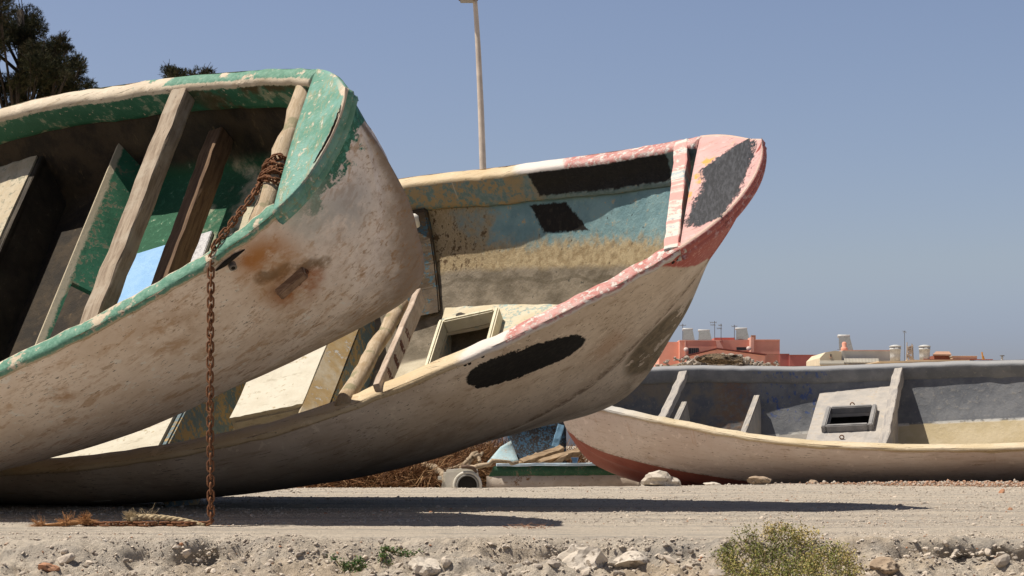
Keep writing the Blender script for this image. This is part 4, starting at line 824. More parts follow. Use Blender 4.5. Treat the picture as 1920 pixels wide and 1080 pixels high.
# ------------------------------------------------------------------ plants
def leaves(cs, size, seed, asp=2.2, up=.6):
    """small folded leaf faces at points cs"""
    r = np.random.default_rng(seed); n = len(cs); d = r.normal(0, 1, (n, 3)); d[:, 2] = np.abs(d[:, 2])*up+.15; d /= np.linalg.norm(d, axis=1)[:, None]; s = np.cross(d, r.normal(0, 1, (n, 3))); s /= np.linalg.norm(s, axis=1)[:, None]
    L = size*(.6+.8*r.random(n))[:, None]; W_ = L/asp
    V = np.stack([cs, cs+d*L*.5+s*W_*.5, cs+d*L, cs+d*L*.5-s*W_*.5], 1); return V.reshape(-1, 3), np.arange(n*4).reshape(-1, 4)
def m_leaf(nm, cols, rough=.7):
    g = G(nm, rough, .2); t = g.attrf('tint'); c = cols[0]
    for i in range(1, len(cols)): c = g.mix(g.step(t, (i-.6)/len(cols), (i+.4)/len(cols)), c, cols[i])
    return g.end(c)
def plant(name, loc, cs, size, mat, label, cat, stems, stem_mat, seed, asp=2.2, up=.6, tint=None, group=None):
    e = empty(name, loc); tag(e, label, cat, group); V, q = leaves(cs, size, seed, asp, up); t = np.random.default_rng(seed).random(len(cs)) if tint is None else tint
    mesh('foliage', V, q, mat, e, False, {'tint': np.repeat(t, 4)}); stems.build('stem', stem_mat, e, True); return e
m_sh = m_leaf('shrub leaves', [(.13, .14, .04), (.17, .19, .05), (.30, .27, .08), (.46, .36, .14)]); m_st = plain('dry stem', (.25, .18, .1), .9)
r = np.random.default_rng(77); cs = []; stm = MB(); c0 = unproj(1478, 1074, on_ground(1478, 1074)); c0[2] = float(ground_z(c0[0], c0[1]))
for k in range(240):
    a = r.uniform(0, 6.28); rad = .21*math.sqrt(r.random()); bx_, by_ = rad*math.cos(a)*1.12, rad*math.sin(a)*1.2; gz = float(ground_z(c0[0]+bx_, c0[1]+by_))-c0[2]; h = (.034+.034*r.random())*(1.15-rad*2.2)
    tip = np.array((bx_+r.normal(0, .02), by_+r.normal(0, .02), gz+h)); b0 = np.array((bx_*.85, by_*.85, gz-.005)); stm.tube([b0, (b0+tip)/2+r.normal(0, .004, 3), tip], (.0011, .0009, .0005), 4, cap=False)
    for _ in range(56): f = r.random()**.6; cs.append(b0*(1-f)+tip*f+r.normal(0, .010, 3))
cs = np.array(cs); tn = np.clip(fbm(cs[:, 0]*14+5, cs[:, 1]*14, 2, 9)*1.5-.25+r.normal(0, .22, len(cs)), 0, 1)
plant('shrub', tuple(c0), cs, .0075, m_sh, 'low green and yellow shrub growing on the stony bank', 'shrub', stm, m_st, 3, 1.9, .8, tn)
def weed(px, py, D, runs, label, seed):
    D = on_ground(px, py); r = np.random.default_rng(seed); c0 = unproj(px, py, D); c0[2] = float(ground_z(c0[0], D)); cs = []; stm = MB()
    for (dx, dy, L) in runs:
        P = []
        for f in np.linspace(0, 1, 9): x_, y_ = dx*f*L+r.normal(0, .004), dy*f*L; P.append(np.array((x_, y_, float(ground_z(c0[0]+x_, c0[1]+y_))-c0[2]+.012+.01*math.sin(f*6))))
        stm.tube(P, np.linspace(.0022, .001, 9), 5, cap=False)
        for _ in range(int(L*1500)): f = r.random()*8; i = int(f); cs.append(P[i]*(1-f+i)+P[min(i+1, 8)]*(f-i)+r.normal(0, .006, 3)+np.array((0, 0, .004)))
    plant('weed', tuple(c0), np.array(cs), .010, m_leaf('weed leaves', [(.05, .11, .03), (.09, .17, .05), (.16, .2, .07)]), label, 'weed', stm, m_st, seed, 2.4, .8)
weed(672, 1068, 0, [(-.9, .55, .11), (-.75, .35, .08), (.4, .3, .05), (-.2, -.5, .05), (.5, -.4, .05)], 'dark green creeping weed on the bank, left of the paler one', 5)
weed(712, 1070, 0, [(.9, .35, .14), (.85, .5, .11), (.5, -.2, .07), (.3, .5, .06)], 'yellowish creeping weed running up the bank, right of the darker one', 6)
r = np.random.default_rng(8); mb = MB(); c0 = unproj(985, 991, on_ground(985, 991)); c0[2] = float(ground_z(c0[0], c0[1]))
for _ in range(26): a = np.array((r.normal(0, .035), r.normal(0, .05), .002)); mb.tube([a, a+np.array((r.normal(0, .02), r.normal(0, .02), .012*r.random())), a+np.array((r.normal(0, .03), r.normal(0, .02), .018*r.random()))], (.0011, .0009, .0006), 4, cap=False)
o = mb.build('dry_sprig', plain('reddish dry sprig', (.33, .18, .11), .9), None, True); o.location = c0; tag(o, 'flattened reddish dry sprig lying on the sunny gravel', 'sprig')

def needles(centres, n, L, seed, r0=.0030):
    """thin tapering needles in upturned sprays round the centres (x, y, z, radius)"""
    r = np.random.default_rng(seed); A = []; B = []; T = []
    for (x_, y_, z_, rad) in centres:
        for _ in range(int(n*(rad/.25)**2)):
            o = r.normal(0, 1, 3); o /= np.linalg.norm(o); o *= rad*r.random()**.55; d0 = o/rad+np.array((0, 0, .5)); d0 /= np.linalg.norm(d0); p = np.array((x_, y_, z_))+o; tt = r.random()
            for _ in range(14): d = d0+r.normal(0, .8, 3); d /= np.linalg.norm(d); A.append(p+d0*r.random()*L*.7); B.append(A[-1]+d*L*(.4+.7*r.random())); T.append(tt)
    A, B = np.array(A), np.array(B); s = np.cross(B-A, r.normal(0, 1, A.shape)); s /= np.linalg.norm(s, axis=1)[:, None]; V = np.stack([A-s*r0, A+s*r0, B+s*r0*.3, B-s*r0*.3], 1); return V.reshape(-1, 3), np.arange(len(A)*4).reshape(-1, 4), np.repeat(T, 4)
m_needle = m_leaf('tamarisk needles', [(.018, .022, .010), (.032, .036, .014), (.055, .055, .02), (.075, .06, .028)], .8); m_bark = wood('tree bark', (.022, .016, .011), (.05, .036, .024), axis=(8, 8, 2))
def tree(base_px, D, cl, label, seed, n=620, L=.055, extra=()):
    bx_ = (base_px-960)/F*D; e = empty('tree', (bx_, D, -.13)); tag(e, label, 'tree', 'trees behind the boats'); r = np.random.default_rng(seed); sc = D/F; cen = []; mb = MB()
    tr = [np.array((0, 0, -.1))]+[np.array((.10*math.sin(k*1.3), .05*k, k*.95)) for k in range(1, 8)]; top_z = max(EYE-(py-YH)*sc for px, py, rr in cl)
    tr = [t for t in tr if t[2] < top_z]; mb.tube(tr, np.linspace(.19, .05, len(tr)), 10, wob=.06, seed=seed)
    for i, (px, py, rr) in enumerate(cl):
        p = unproj(px, py, D)-np.array((bx_, D, -.13)); p[1] += r.normal(0, .45); cen.append((*p, rr*sc))
        b0 = tr[min(len(tr)-1, max(1, int((p[2]-.9)/.95)))]; q = (b0+p)/2+np.array((0, 0, -.18))+r.normal(0, .06, 3); mb.tube([b0, q, p, p+np.array((0, 0, rr*sc*.6))], (.028, .02, .011, .005), 7, cap=False)
        for _ in range(5): v = r.normal(0, 1, 3); v[2] = abs(v[2]); mb.tube([q*(.4)+p*.6, p+v*rr*sc*.3, p+v*rr*sc*.75], (.008, .006, .003), 5, cap=False)
    V, q, t = needles(cen, n, L, seed); mesh('crown', V, q, m_needle, e, False, {'tint': t}); mb.build('trunk', m_bark, e, True)
tree(20, 24, [(12, 20, 40), (-30, -40, 60), (10, 75, 36), (42, 52, 28), (50, 92, 30), (20, 108, 26), (-30, 60, 50), (-40, 150, 50), (8, 165, 26), (22, 190, 24), (42, 178, 16), (80, 82, 26), (78, 118, 24), (105, 92, 22), (112, 122, 24), (128, 88, 13), (137, 102, 9), (98, 150, 30), (128, 148, 24), (146, 150, 17), (110, 182, 30), (140, 175, 20), (84, 205, 22), (50, 235, 40), (120, 235, 40), (0, 260, 50), (141, 118, 9), (60, 140, 14), (-80, 100, 70), (-70, 10, 60), (32, 70, 22), (28, 140, 20), (62, 105, 20), (68, 150, 20), (92, 120, 20), (88, 172, 18), (60, 172, 16), (18, 45, 24), (38, 30, 14), (55, 70, 14), (120, 105, 14), (120, 165, 18), (5, 130, 22), (40, 200, 20), (150, 163, 10)], 'dark wispy evergreen tree rising at the left edge of the photo', 3)
tree(355, 30, [(322, 143, 13), (338, 150, 14), (352, 147, 8), (372, 147, 10), (398, 145, 10), (362, 146, 9), (385, 145, 9), (345, 144, 9), (408, 147, 7), (330, 143, 10), (345, 165, 26), (385, 170, 26), (360, 205, 40), (330, 215, 36)], 'dark evergreen whose tips just show above the turquoise rail', 4, 420, .05)

# dry bush and driftwood under the pink boat
m_dry = m_leaf('dry grass', [(.16, .075, .035), (.26, .13, .06), (.36, .22, .11), (.10, .05, .025)], .9)
def drybush(pxs, D, label, seed, n, hmax):
    r = np.random.default_rng(seed); x0 = (np.mean(pxs)-960)/F*D; e_z = float(ground_z(x0, D)); A = []; B = []; T = []; sp = (pxs[1]-pxs[0])/F*D/2
    for _ in range(n):
        p = np.array((r.uniform(-sp, sp), r.normal(0, .18), 0)); h = hmax*(1-(p[0]/sp)**2*.55)*r.random()**.5; q = p+np.array((0, 0, h*.55)); d = r.normal(0, 1, 3); d[2] = abs(d[2])*.6; d /= np.linalg.norm(d); t = r.random()
        for _ in range(4):
            d2 = d+r.normal(0, .45, 3); d2 /= np.linalg.norm(d2); q2 = q+d2*.10*(.5+r.random()); q2[2] = max(q2[2], .0); A.append(q); B.append(q2); T.append(t); q = q2
    A, B = np.array(A), np.array(B); s = np.cross(B-A, r.normal(0, 1, A.shape)); s /= np.linalg.norm(s, axis=1)[:, None]; w_ = .0026; V = np.stack([A-s*w_, A+s*w_, B+s*w_*.6, B-s*w_*.6], 1).reshape(-1, 3)
    o = mesh('dry_bush', V, np.arange(len(A)*4).reshape(-1, 4), m_dry, None, False, {'tint': np.repeat(T, 4)}); o.location = (x0, D, e_z); tag(o, label, 'bush', 'dry brush under the boats')
drybush((590, 815), 13.75, 'red brown tangle of dry brush left of the white appliance casing', 4, 5200, .36)
drybush((790, 915), 17.9, 'darker dry brush behind the driftwood and the white appliance casing', 5, 4200, .52)
drybush((990, 1085), 17.9, 'dark dry brush in the gap left of the red bottomed bow', 9, 3600, .40)
drybush((880, 985), 18.0, 'pale dry brush above the broken blue boat piece', 6, 3000, .55)
def branch(pts, D, rad, label, mat, seed):
    P = [unproj(px, py, D+dd) for px, py, dd in pts]; mb = MB(); f = np.linspace(0, 1, 14); k = np.linspace(0, 1, len(P)); Q = np.stack([np.interp(f, k, np.array(P)[:, c]) for c in range(3)], 1); r = np.random.default_rng(seed); Q += r.normal(0, .008, Q.shape); mb.tube(Q, rad*(1-.5*f), 8, wob=.12, seed=seed); o = mb.build('driftwood', mat, None, True); return tag(o, label, 'driftwood', 'driftwood by the broken boat')
w_drift = wood('driftwood', (.22, .16, .10), (.40, .31, .21), axis=(14, 14, 14))
branch([(795, 872, .3), (825, 882, 0), (840, 903, -.2), (850, 918, -.3)], 13.4, .030, 'leaning driftwood stick just left of the white appliance casing', w_drift, 1)
branch([(832, 888, .2), (868, 872, 0), (890, 855, 0), (905, 852, .2)], 13.6, .022, 'thin driftwood branch running up to the broken blue boat piece', w_drift, 2)
branch([(862, 876, .1), (890, 876, 0), (930, 866, 0), (975, 868, .1)], 13.5, .026, 'long driftwood branch lying in front of the broken blue boat piece', w_drift, 3)
branch([(872, 880, 0), (880, 858, .1), (893, 849, .2), (899, 868, .1)], 13.9, .030, 'crooked forked driftwood root behind the thin branch', w_drift, 4)

# white appliance casing with a round opening
D = 13.0; e = empty('appliance_casing', tuple(unproj(866, 917, D))); s_ = D/F; tag(e, 'white plastic appliance casing with a round opening, half buried in gravel', 'appliance'); mw_ = worn('weathered white plastic', (.56, .53, .45), (.64, .60, .52), (.36, .31, .24), .15, 1.5, .5, .2)
mb = MB(); h_ = .165; mb.hexa([(-.165, -.08, -.06), (.15, -.08, -.06), (.15, .16, -.06), (-.165, .16, -.06), (-.135, -.07, h_-.02), (.115, -.07, h_-.0), (.115, .15, h_), (-.135, .15, h_-.02)], .018); mb.box((-.165, -.06, .085), (.03, .05, .03), bev=.004); mb.build('casing', mw_, e)
th = np.linspace(0, 2*math.pi, 41); ring = lambda R_, r_, y_: MB().tube([(.045+R_*math.cos(a), y_, .03+R_*math.sin(a)) for a in th], r_, 10, cap=False)
ring(.098, .013, -.085).build('rim', mw_, e, True); ring(.078, .007, -.095).build('seal', plain('grey seal', (.25, .24, .22), .6), e, True)
MB().lathe([(.088, 0), (.075, .004), (.03, .008), (.003, .008)], (.045, -.084, .03), 30, [(1, 0, 0), (0, 0, -1), (0, 1, 0)]).build('opening', m_dark, e)
MB().tube([(.0, -.09, .17), (.04, -.1, .172), (.09, -.09, .16), (.115, -.07, .13)], (.014, .016, .015, .010), 8).build('hose', plain('brown hose', (.12, .075, .05), .7), e, True)

# broken boat behind: a low green and white plank hull, a blue hull piece, loose planks
D = 16.2; a = unproj(912, 916, D); b_ = unproj(1205, 908, D+.25); e = empty('broken_boat', tuple(a)); e.scale = (1.2, 1.2, 1.2); tag(e, 'broken low boat side with green stripe and pale blue top edge', 'boat wreck')
def strip(z0, z1, y0, y1, n=26, x0=0., x1=1.24, seed=1, rag=0.): 
    r = np.random.default_rng(seed); mb = MB(); V = []
    for i in range(n):
        f = i/(n-1); x_ = x0+(x1-x0)*f; yy = .2*f-.03*math.sin(f*3); rg = r.normal(0, rag) if i in (0, 1) else 0
        sl = .035*(1-f)**8
        for (dy, z) in ((y0, z0), (y1, z1), (y1+.03, z1), (y0+.03, z0)): V.append((x_+rg+sl*(z > .1), yy+dy, z+r.normal(0, .002)+.008*f))
    mb.put(V, gridf(n, 4, True).tolist()+[[0, 1, 2, 3], [4*n-4+i for i in (3, 2, 1, 0)]]); return mb
strip(-.08, .098, .05, .0).build('hull', worn('dirty white wreck', (.42, .35, .28), (.50, .43, .35), (.24, .13, .06), .35, 1), e, True)
strip(.098, .176, .0, -.006, x0=.02, seed=2).build('green_stripe', worn('chipped dark green', (.02, .065, .035), (.035, .10, .055), (.16, .13, .09), .45, 2), e, True)
MB().bar((.08, -.01, .187), (1.02, .13, .193), .05, .022, bev=.004, segs=12, wob=.002).build('top_edge', worn('pale blue edge', (.42, .55, .66), (.52, .64, .72), (.36, .45, .34), .1, 2), e)
D = 17.2; a = unproj(905, 868, D); e = empty('broken_hull_piece', tuple(a)); tag(e, 'broken blue hull piece with a sunlit pale end, behind the low wreck', 'boat wreck'); k = D/F
def panel(pts, th, mat, name, nsub=6):
    """thick curved panel through pixel corners (px, py, depth offset): bottom left, bottom right, top right, top left"""
    c = [unproj(px, py, D+dd)-a for px, py, dd in pts]; V = []
    for i in range(nsub+1):
        for j in range(nsub+1): u, v = i/nsub, j/nsub; p = (c[0]*(1-u)+c[1]*u)*(1-v)+(c[3]*(1-u)+c[2]*u)*v; V.append(p+np.array((0, .06*math.sin(v*3.1), 0)))
    V = np.array(V); V2 = V+np.array((0, th, 0)); N_ = len(V); q = gridf(nsub+1, nsub+1); bd = [i*(nsub+1) for i in range(nsub+1)]; fr = q.tolist()+[[v+N_ for v in f[::-1]] for f in q.tolist()]; ec = {(x_, y_) for f in q.tolist() for x_, y_ in zip(f, f[1:]+f[:1])}; fr += [[y_, x_, x_+N_, y_+N_] for x_, y_ in ec if (y_, x_) not in ec]
    mesh(name, np.concatenate([V, V2]), fr, mat, e, True)
m_blue = worn('chipped deep blue', (.035, .085, .14), (.05, .125, .19), (.022, .02, .02), 1.0, 1.5)
panel([(960, 868, .0), (1062, 868, .1), (1062, 788, .25), (946, 788, .15)], .05, m_blue, 'hull')
panel([(912, 868, -.28), (974, 868, -.12), (958, 826, .02), (938, 838, .02)], .04, worn('sunlit pale blue chips', (.33, .47, .50), (.42, .55, .56), (.45, .42, .36), .55, 2), 'broken_end')
MB().bar(unproj(1040, 838, D-.06)-a, unproj(1052, 797, D+.0)-a, .07, .05, (0, 1, 0), segs=6, wob=.002).build('rib', worn('blue rib', (.14, .27, .38), (.2, .34, .45), (.34, .4, .42), .2), e)
w_plank = wood('broken plank', (.19, .125, .07), (.34, .245, .15), axis=(3, 20, 20))
def plank(p0, p1, D, w_, h_, label, seed): 
    mb = MB(); mb.bar(unproj(*p0, D), unproj(*p1, D+.25), w_, h_, (0, -.5, 1), segs=8, wob=.004, seed=seed); tag(mb.build('plank', w_plank, None), label, 'plank', 'broken planks on the wreck')
plank((978, 868), (1052, 842), 16.7, .085, .055, 'longest broken plank, sloping up in front of the blue hull piece', 1); plank((1012, 869), (1090, 846), 16.6, .072, .06, 'middle broken plank sloping up toward the red bottomed boat', 2); plank((966, 871), (1008, 852), 16.65, .055, .025, 'thin pale plank lying against the longest broken plank', 3)
mb = MB(); mb.hexa([unproj(px, py, 16.45+dd) for px, py, dd in ((1030, 870, 0), (1052, 870, 0), (1052, 868, .25), (1034, 868, .25), (1050, 858, 0), (1066, 852, 0), (1066, 850, .2), (1052, 856, .2))], .006); tag(mb.build('plank', w_plank, None), 'short splintered tan board beside the small blue cup', 'plank', 'broken planks on the wreck')
mb = MB(); p = unproj(1078, 870, 16.6); mb.lathe([(.017, 0), (.02, .002), (.036, .06), (.037, .062), (.032, .062), (.019, .007), (.002, .007)], p, 18); tag(mb.build('cup', plain('blue plastic', (.10, .24, .50), .45), None, True), 'small blue plastic cup standing among the broken planks', 'cup')
# ------------------------------------------------------------------ heap and town beyond the grey boat
r = np.random.default_rng(51); D0 = 24.; xc = (1345-960)/F*D0; V = []; Fq = []; TN = []; n0 = 0
for k in range(1500):
    u = r.uniform(-1, 1); h = 1.71*(1-.07*u*u)+.03*math.sin(u*7); v = r.random()**.6; s_ = r.uniform(.018, .05)*(.8 if abs(u) > .5 else 1.15); P = rock_shape(IV1, 400+k % 23, .3, 7)*s_*np.array((1.2, 1, .75)); a = r.uniform(0, 6.28); P = P @ np.array(((math.cos(a), -math.sin(a), 0), (math.sin(a), math.cos(a), 0), (0, 0, 1)))
    P += np.array((xc+u*.88, D0+(1-v)*-.55+r.normal(0, .12), -.13+h*v)); V.append(P); Fq.append(IF1+n0); n0 += len(P); TN.append(np.full(len(P), r.uniform(.0, .26)))
o = mesh('rubble_heap', np.concatenate(V), np.concatenate(Fq), ms, None, False, {'tint': np.concatenate(TN)}); o['kind'] = 'stuff'
mb = MB(); gx_, gy_ = np.meshgrid(np.linspace(-1.1, 1.1, 40), np.linspace(-.9, .9, 20), indexing='ij'); gz_ = 1.65*np.clip(1-.07*gx_**2-.9*np.abs(gy_)**2.5, 0, 1)*np.clip((1.1-np.abs(gx_))*4, 0, 1)+.12*(fbm(gx_*5+9, gy_*5, 4, 71)-.5)-.13
o = mesh('earth_mound', np.stack([gx_+xc, gy_+D0+.3, gz_], -1).reshape(-1, 3), gridf(40, 20), plain('brown earth', (.20, .15, .10), .95, .35, 5, .8), None, True); o['kind'] = 'structure'
p = unproj(1352, 674, 23.2); mb = MB(); S_ = rock_shape(IV3, 9, .6, 8)*np.array((.30, .2, .085))+p; o = mesh('rock', S_-p, IF3, worn('dark overhanging rock', (.13, .09, .05), (.26, .19, .12), (.035, .025, .015), .8, 1.2, .95, .9), None, False); o.location = p; tag(o, 'dark brown boulder on top of the rubble heap before the terracotta house', 'rock')

T = 190.; k = T/F
def tb(px0, py0, px1, py1, D, dep, z0=None):
    """box whose front is the pixel rectangle at depth D"""
    kk = D/F; x0, x1 = (px0-960)*kk, (px1-960)*kk; zt = EYE-(py0-YH)*kk; zb = -.2 if py1 is None else EYE-(py1-YH)*kk
    return ((x0+x1)/2, D+dep/2, (zt+zb)/2), (x1-x0, dep, zt-zb)
def build(name, label, cat='building', group='houses of the town'):
    e = empty(name, (0, 0, 0)); tag(e, label, cat, group); return e
def part(e, nm, mat, *boxes):
    mb = MB()
    for b in boxes: mb.box(*b)
    return mb.build(nm, mat, e)
def stucco(nm, c): return plain(nm, c, .9, .13, .35, .15)
m_ter = stucco('terracotta render', (.70, .335, .24)); m_ter2 = stucco('pale terracotta render', (.74, .42, .32)); m_red = stucco('dark red render', (.43, .14, .12)); m_crm = stucco('cream render', (.62, .52, .37)); m_wht = stucco('white wash', (.68, .64, .56)); m_glass = plain('dark window', (.03, .035, .04), .3); m_roof = stucco('red roof', (.36, .12, .08)); m_tan = stucco('tan flat roof', (.56, .44, .30)); m_panel = plain('solar panel', (.17, .17, .165), .4); m_tank = plain('white tank', (.48, .48, .46), .5); m_iron = plain('thin iron', (.12, .11, .1), .6); m_corr = stucco('grey corrugated', (.42, .39, .33))
e = build('terracotta_house', 'long terracotta house with flat parapets and small windows, behind the rubble heap')
part(e, 'wall', m_ter, tb(1236, 641, 1274, None, T, 9), tb(1274.2, 639, 1352, None, T-1, 10), tb(1352.2, 637, 1408, None, T, 9), tb(1414.2, 638, 1462, None, T-1.2, 9))
part(e, 'pilaster', m_ter2, tb(1408.2, 632, 1414, None, T-1.5, 9), tb(1284, 639.6, 1286, None, T-1.2, .15))
part(e, 'upper_storey', m_red, tb(1340, 633, 1378, 637.6, T+3, 3)); part(e, 'parapet', m_ter2, tb(1274, 637.6, 1352.4, 639, T-1.05, 10.1), tb(1413.8, 636.4, 1462.3, 638, T-1.3, 9.2))
def window(e, px0, py0, px1, py1, D, bars=0):
    w_ = part(e, 'window', m_glass, tb(px0, py0, px1, py1, D-.06, .1)); mb = MB(); kk = D/F
    for i in range(bars): c, s = tb(px0+(px1-px0)*(i+.5)/bars-.35, py0, px0+(px1-px0)*(i+.5)/bars+.35, py1, D-.12, .05); mb.box(c, s)
    c, s = tb(px0-.8, py1, px1+.8, py1+1, D-.16, .16); mb.box(c, s); mb.build('window_bars', m_iron if bars else m_ter2, w_)
window(e, 1291, 652.5, 1310, 663, T-1, 5); window(e, 1381, 651, 1400, 657, T, 0)
part(e, 'chimney', plain('brown chimney', (.30, .17, .11), .9), tb(1409, 628.5, 1417, 636, T, .6))
st = MB(); kk = (T-1.6)/F; st.hexa([unproj(px, py, T-1.6+dd) for px, py, dd in ((1346, 662, 0), (1362, 662, 0), (1362, 662, .5), (1346, 662, .5), (1342, 639, 0), (1349, 639, 0), (1349, 639, .5), (1342, 639, .5))]); st.build('buttress', m_ter2, e)
for px, py in ((1286.5, 655), (1404, 653)):
    kk = (T-1.7)/F; mb = MB(); c = unproj(px, py, T-1.7); mb.lathe([(.01, .06), (.16, .03), (.27, -.05), (.27, -.07), (.01, -.02)], c, 16, [(1, 0, 0), (0, .35, -.93), (0, .93, .35)]); mb.tube([c, c+np.array((0, .5, -.1))], .03, 6); tag(mb.build('satellite_dish', plain('dish', (.55, .45, .4), .5), None, True), 'small round satellite dish on the terracotta wall '+('left of the barred window' if px < 1300 else 'right of the plain window'), 'satellite dish', 'satellite dishes')
e = build('gabled_house', 'low salmon house with a shallow dark edged gable, in front of the terracotta house'); D = 182.
mb = MB(); f = [unproj(px, py, D) for px, py in ((1288, 668.5), (1345, 655), (1434, 666.5), (1434, 845), (1288, 845))]; mb.put(f+[p+np.array((0, 6., 0)) for p in f], [[0, 1, 2, 3, 4], [9, 8, 7, 6, 5]]+[[i, i+5, (i+1) % 5+5, (i+1) % 5] for i in range(5)]); mb.build('wall', m_ter, e)
mb = MB(); kk = D/F
for (p0, p1) in (((1285, 668), (1345.3, 653.6)), ((1344.7, 653.6), (1438, 665.4))):
    a, b_ = unproj(*p0, D-.3), unproj(*p1, D-.3); mb.hexa([a, b_, b_+np.array((0, 6.6, 0)), a+np.array((0, 6.6, 0))]+[q+np.array((0, dy, .10)) for q, dy in ((a, 0), (b_, 0), (b_, 6.6), (a, 6.6))])
mb.build('roof', plain('dark roof edge', (.20, .06, .05), .9), e)
e = build('red_annex', 'long low dark red annex with a stepped wall, right of the terracotta house'); part(e, 'wall', m_red, tb(1462.4, 664, 1480, None, T-2, 7), tb(1480.2, 666, 1540, None, T-2.4, 7)); part(e, 'coping', m_roof, tb(1462.4, 663.2, 1480.1, 664, T-2.05, 7.1), tb(1480.2, 665.1, 1540.4, 666, T-2.5, 7.2))
mb = MB(); kk = (T-4)/F
for i in range(17): c, s = tb(1436+i*1.6, 664.6, 1436.5+i*1.6, 680, T-4, .06); mb.box(c, s)
mb.box(*tb(1435.5, 664, 1463, 664.7, T-4.05, .16)); mb.box(*tb(1435.5, 680, 1463, None, T-4.1, .3)); tag(mb.build('railing', plain('rust red railing', (.36, .17, .11), .8), None), 'rust red railing on a low wall beside the terracotta house', 'railing')
D = 150.; e = build('cream_house', 'low cream house with pitched white gable and grey corrugated porch roofs')
mb = MB(); f = [unproj(px, py, D) for px, py in ((1537.5, 688), (1537.5, 671), (1548, 660.5), (1566, 657.5), (1578, 659), (1578, 688))]; n_ = len(f); mb.put(f+[p+np.array((0, 7., 0)) for p in f], [list(range(n_)), [2*n_-1-i for i in range(n_)]]+[[i, i+n_, (i+1) % n_+n_, (i+1) % n_] for i in range(n_)]); mb.build('gable_wall', m_crm, e)
part(e, 'wall', m_wht, tb(1578.2, 657.5, 1672, None, D+.5, 8), tb(1540, 688.2, 1578, None, D+.2, 7)); part(e, 'roof', m_ter2, tb(1580, 656.2, 1673, 657.5, D+.4, 8.2))
for (a0, b0, a1, b1, nm) in ((1537, 677, 1583, 683, 1), (1583, 673, 1648, 680, 2)):
    mb = MB(); 
    for i in range(24):
        f0, f1 = i/24, (i+.55)/24; P = [unproj(a0+(a1-a0)*f, py, D-dd) for f, py, dd in ((f0, b1, 2.2), (f1, b1, 2.2), (f1, b0, .0), (f0, b0, .0))]; mb.hexa(P+[p+np.array((0, 0, .07)) for p in P])
    P = [unproj(px, py, D-dd) for px, py, dd in ((a0, b1, 2.2), (a1, b1, 2.2), (a1, b0, 0), (a0, b0, 0))]; mb.hexa([p-np.array((0, 0, .05)) for p in P]+P); mb.build('porch_roof', m_corr, e)
part(e, 'porch_wall', m_crm, tb(1538, 683.4, 1647, None, D-2., 1.9)); window(e, 1557, 664, 1559, 669, D, 0)
D = 140.; e = build('flat_roofed_house', 'wide low house with a tan flat roof, under the white water tanks'); part(e, 'wall', m_crm, tb(1650, 678.6, 1930, None, D, 9)); part(e, 'roof', m_tan, tb(1648, 676.5, 1932, 678.6, D-.3, 9.6)); part(e, 'parapet', m_tan, tb(1700, 674.6, 1818, 676.5, D+2, .4)); part(e, 'roof_edge', m_roof, tb(1732, 673.4, 1862, 674.6, D+2.5, .5))
e = build('roof_shed', 'small brown roof shed to the right of the white water tanks', 'shed', None); D = 141.; part(e, 'wall', plain('dark red shed', (.26, .09, .06), .9), tb(1752, 666.5, 1782, 674.6, D+3, 3)); mb = MB(); P = [unproj(px, py, D+dd) for px, py, dd in ((1749, 667, 2.7), (1784, 667, 2.7), (1780, 661.5, 6), (1755, 661.5, 6))]; mb.hexa(P+[p+np.array((0, 0, .12)) for p in P]); mb.build('roof', plain('brown shed roof', (.42, .25, .17), .9), e)
e = build('roof_ridge', 'low tan roof ridge beyond the brown shed at right', 'roof', None); part(e, 'wall', m_tan, tb(1786, 667.8, 1832, 675, 143, 4)); part(e, 'coping', m_wht, tb(1785, 667, 1833, 667.8, 142.9, 4.2))

def heater(px0, px1, py0, py1, D, label, tall=1.0):
    kk = D/F; w_ = (px1-px0)*kk; h = (py1-py0)*kk; c = unproj((px0+px1)/2, py1, D); e = empty('solar_heater', tuple(c)); tag(e, label, 'solar heater', 'solar water heaters on the roofs')
    mb = MB(); mb.hexa([(-w_/2, -.9*tall, 0), (w_/2, -.9*tall, 0), (w_/2, -.9*tall+.05, .1), (-w_/2, -.9*tall+.05, .1), (-w_/2*.8, 0, h*.84), (w_/2*.8, 0, h*.84), (w_/2*.8, .06, h*.84+.08), (-w_/2*.8, .06, h*.84+.08)]); mb.build('panel', m_panel, e)
    mb = MB(); mb.tube([(-w_/2*.92, .2, h*.9), (-w_/2*.88, .2, h*.9), (w_/2*.82, .2, h*.9), (w_/2*.86, .2, h*.9)], (h*.06, h*.1, h*.1, h*.06), 16); mb.build('tank', m_tank, e, True)
    mb = MB()
    for sx in (-1, 1): mb.bar((sx*w_/2*.95, .14, 0), (sx*w_/2*.95, .14, h*.75), .05, .05); mb.bar((sx*w_/2*.95, .14, h*.1), (sx*w_/2*.95, -.8*tall, .05), .04, .04)
    mb.build('frame', m_iron, e)
heater(1279, 1301, 615, 639, T+2, 'solar heater nearest the pink bow on the terracotta roof'); heater(1308, 1333, 617.5, 638.5, T+2, 'solar heater with low white tank, second from the left'); heater(1378, 1403, 614, 638, T+2, 'solar heater beside the brown chimney of the terracotta house')
heater(1570, 1596, 627, 658, 156., 'largest solar heater, alone on the cream house')
p = unproj(1583, 660, 151.); mb = MB(); mb.lathe([(.3, 0), (.3, .35), (.24, .42), (.18, .48), (.22, .75), (.12, .9), (.02, .9)], p, 14); tag(mb.build('chimney_pot', m_ter, None, True), 'orange chimney pot in front of the largest solar heater', 'chimney')
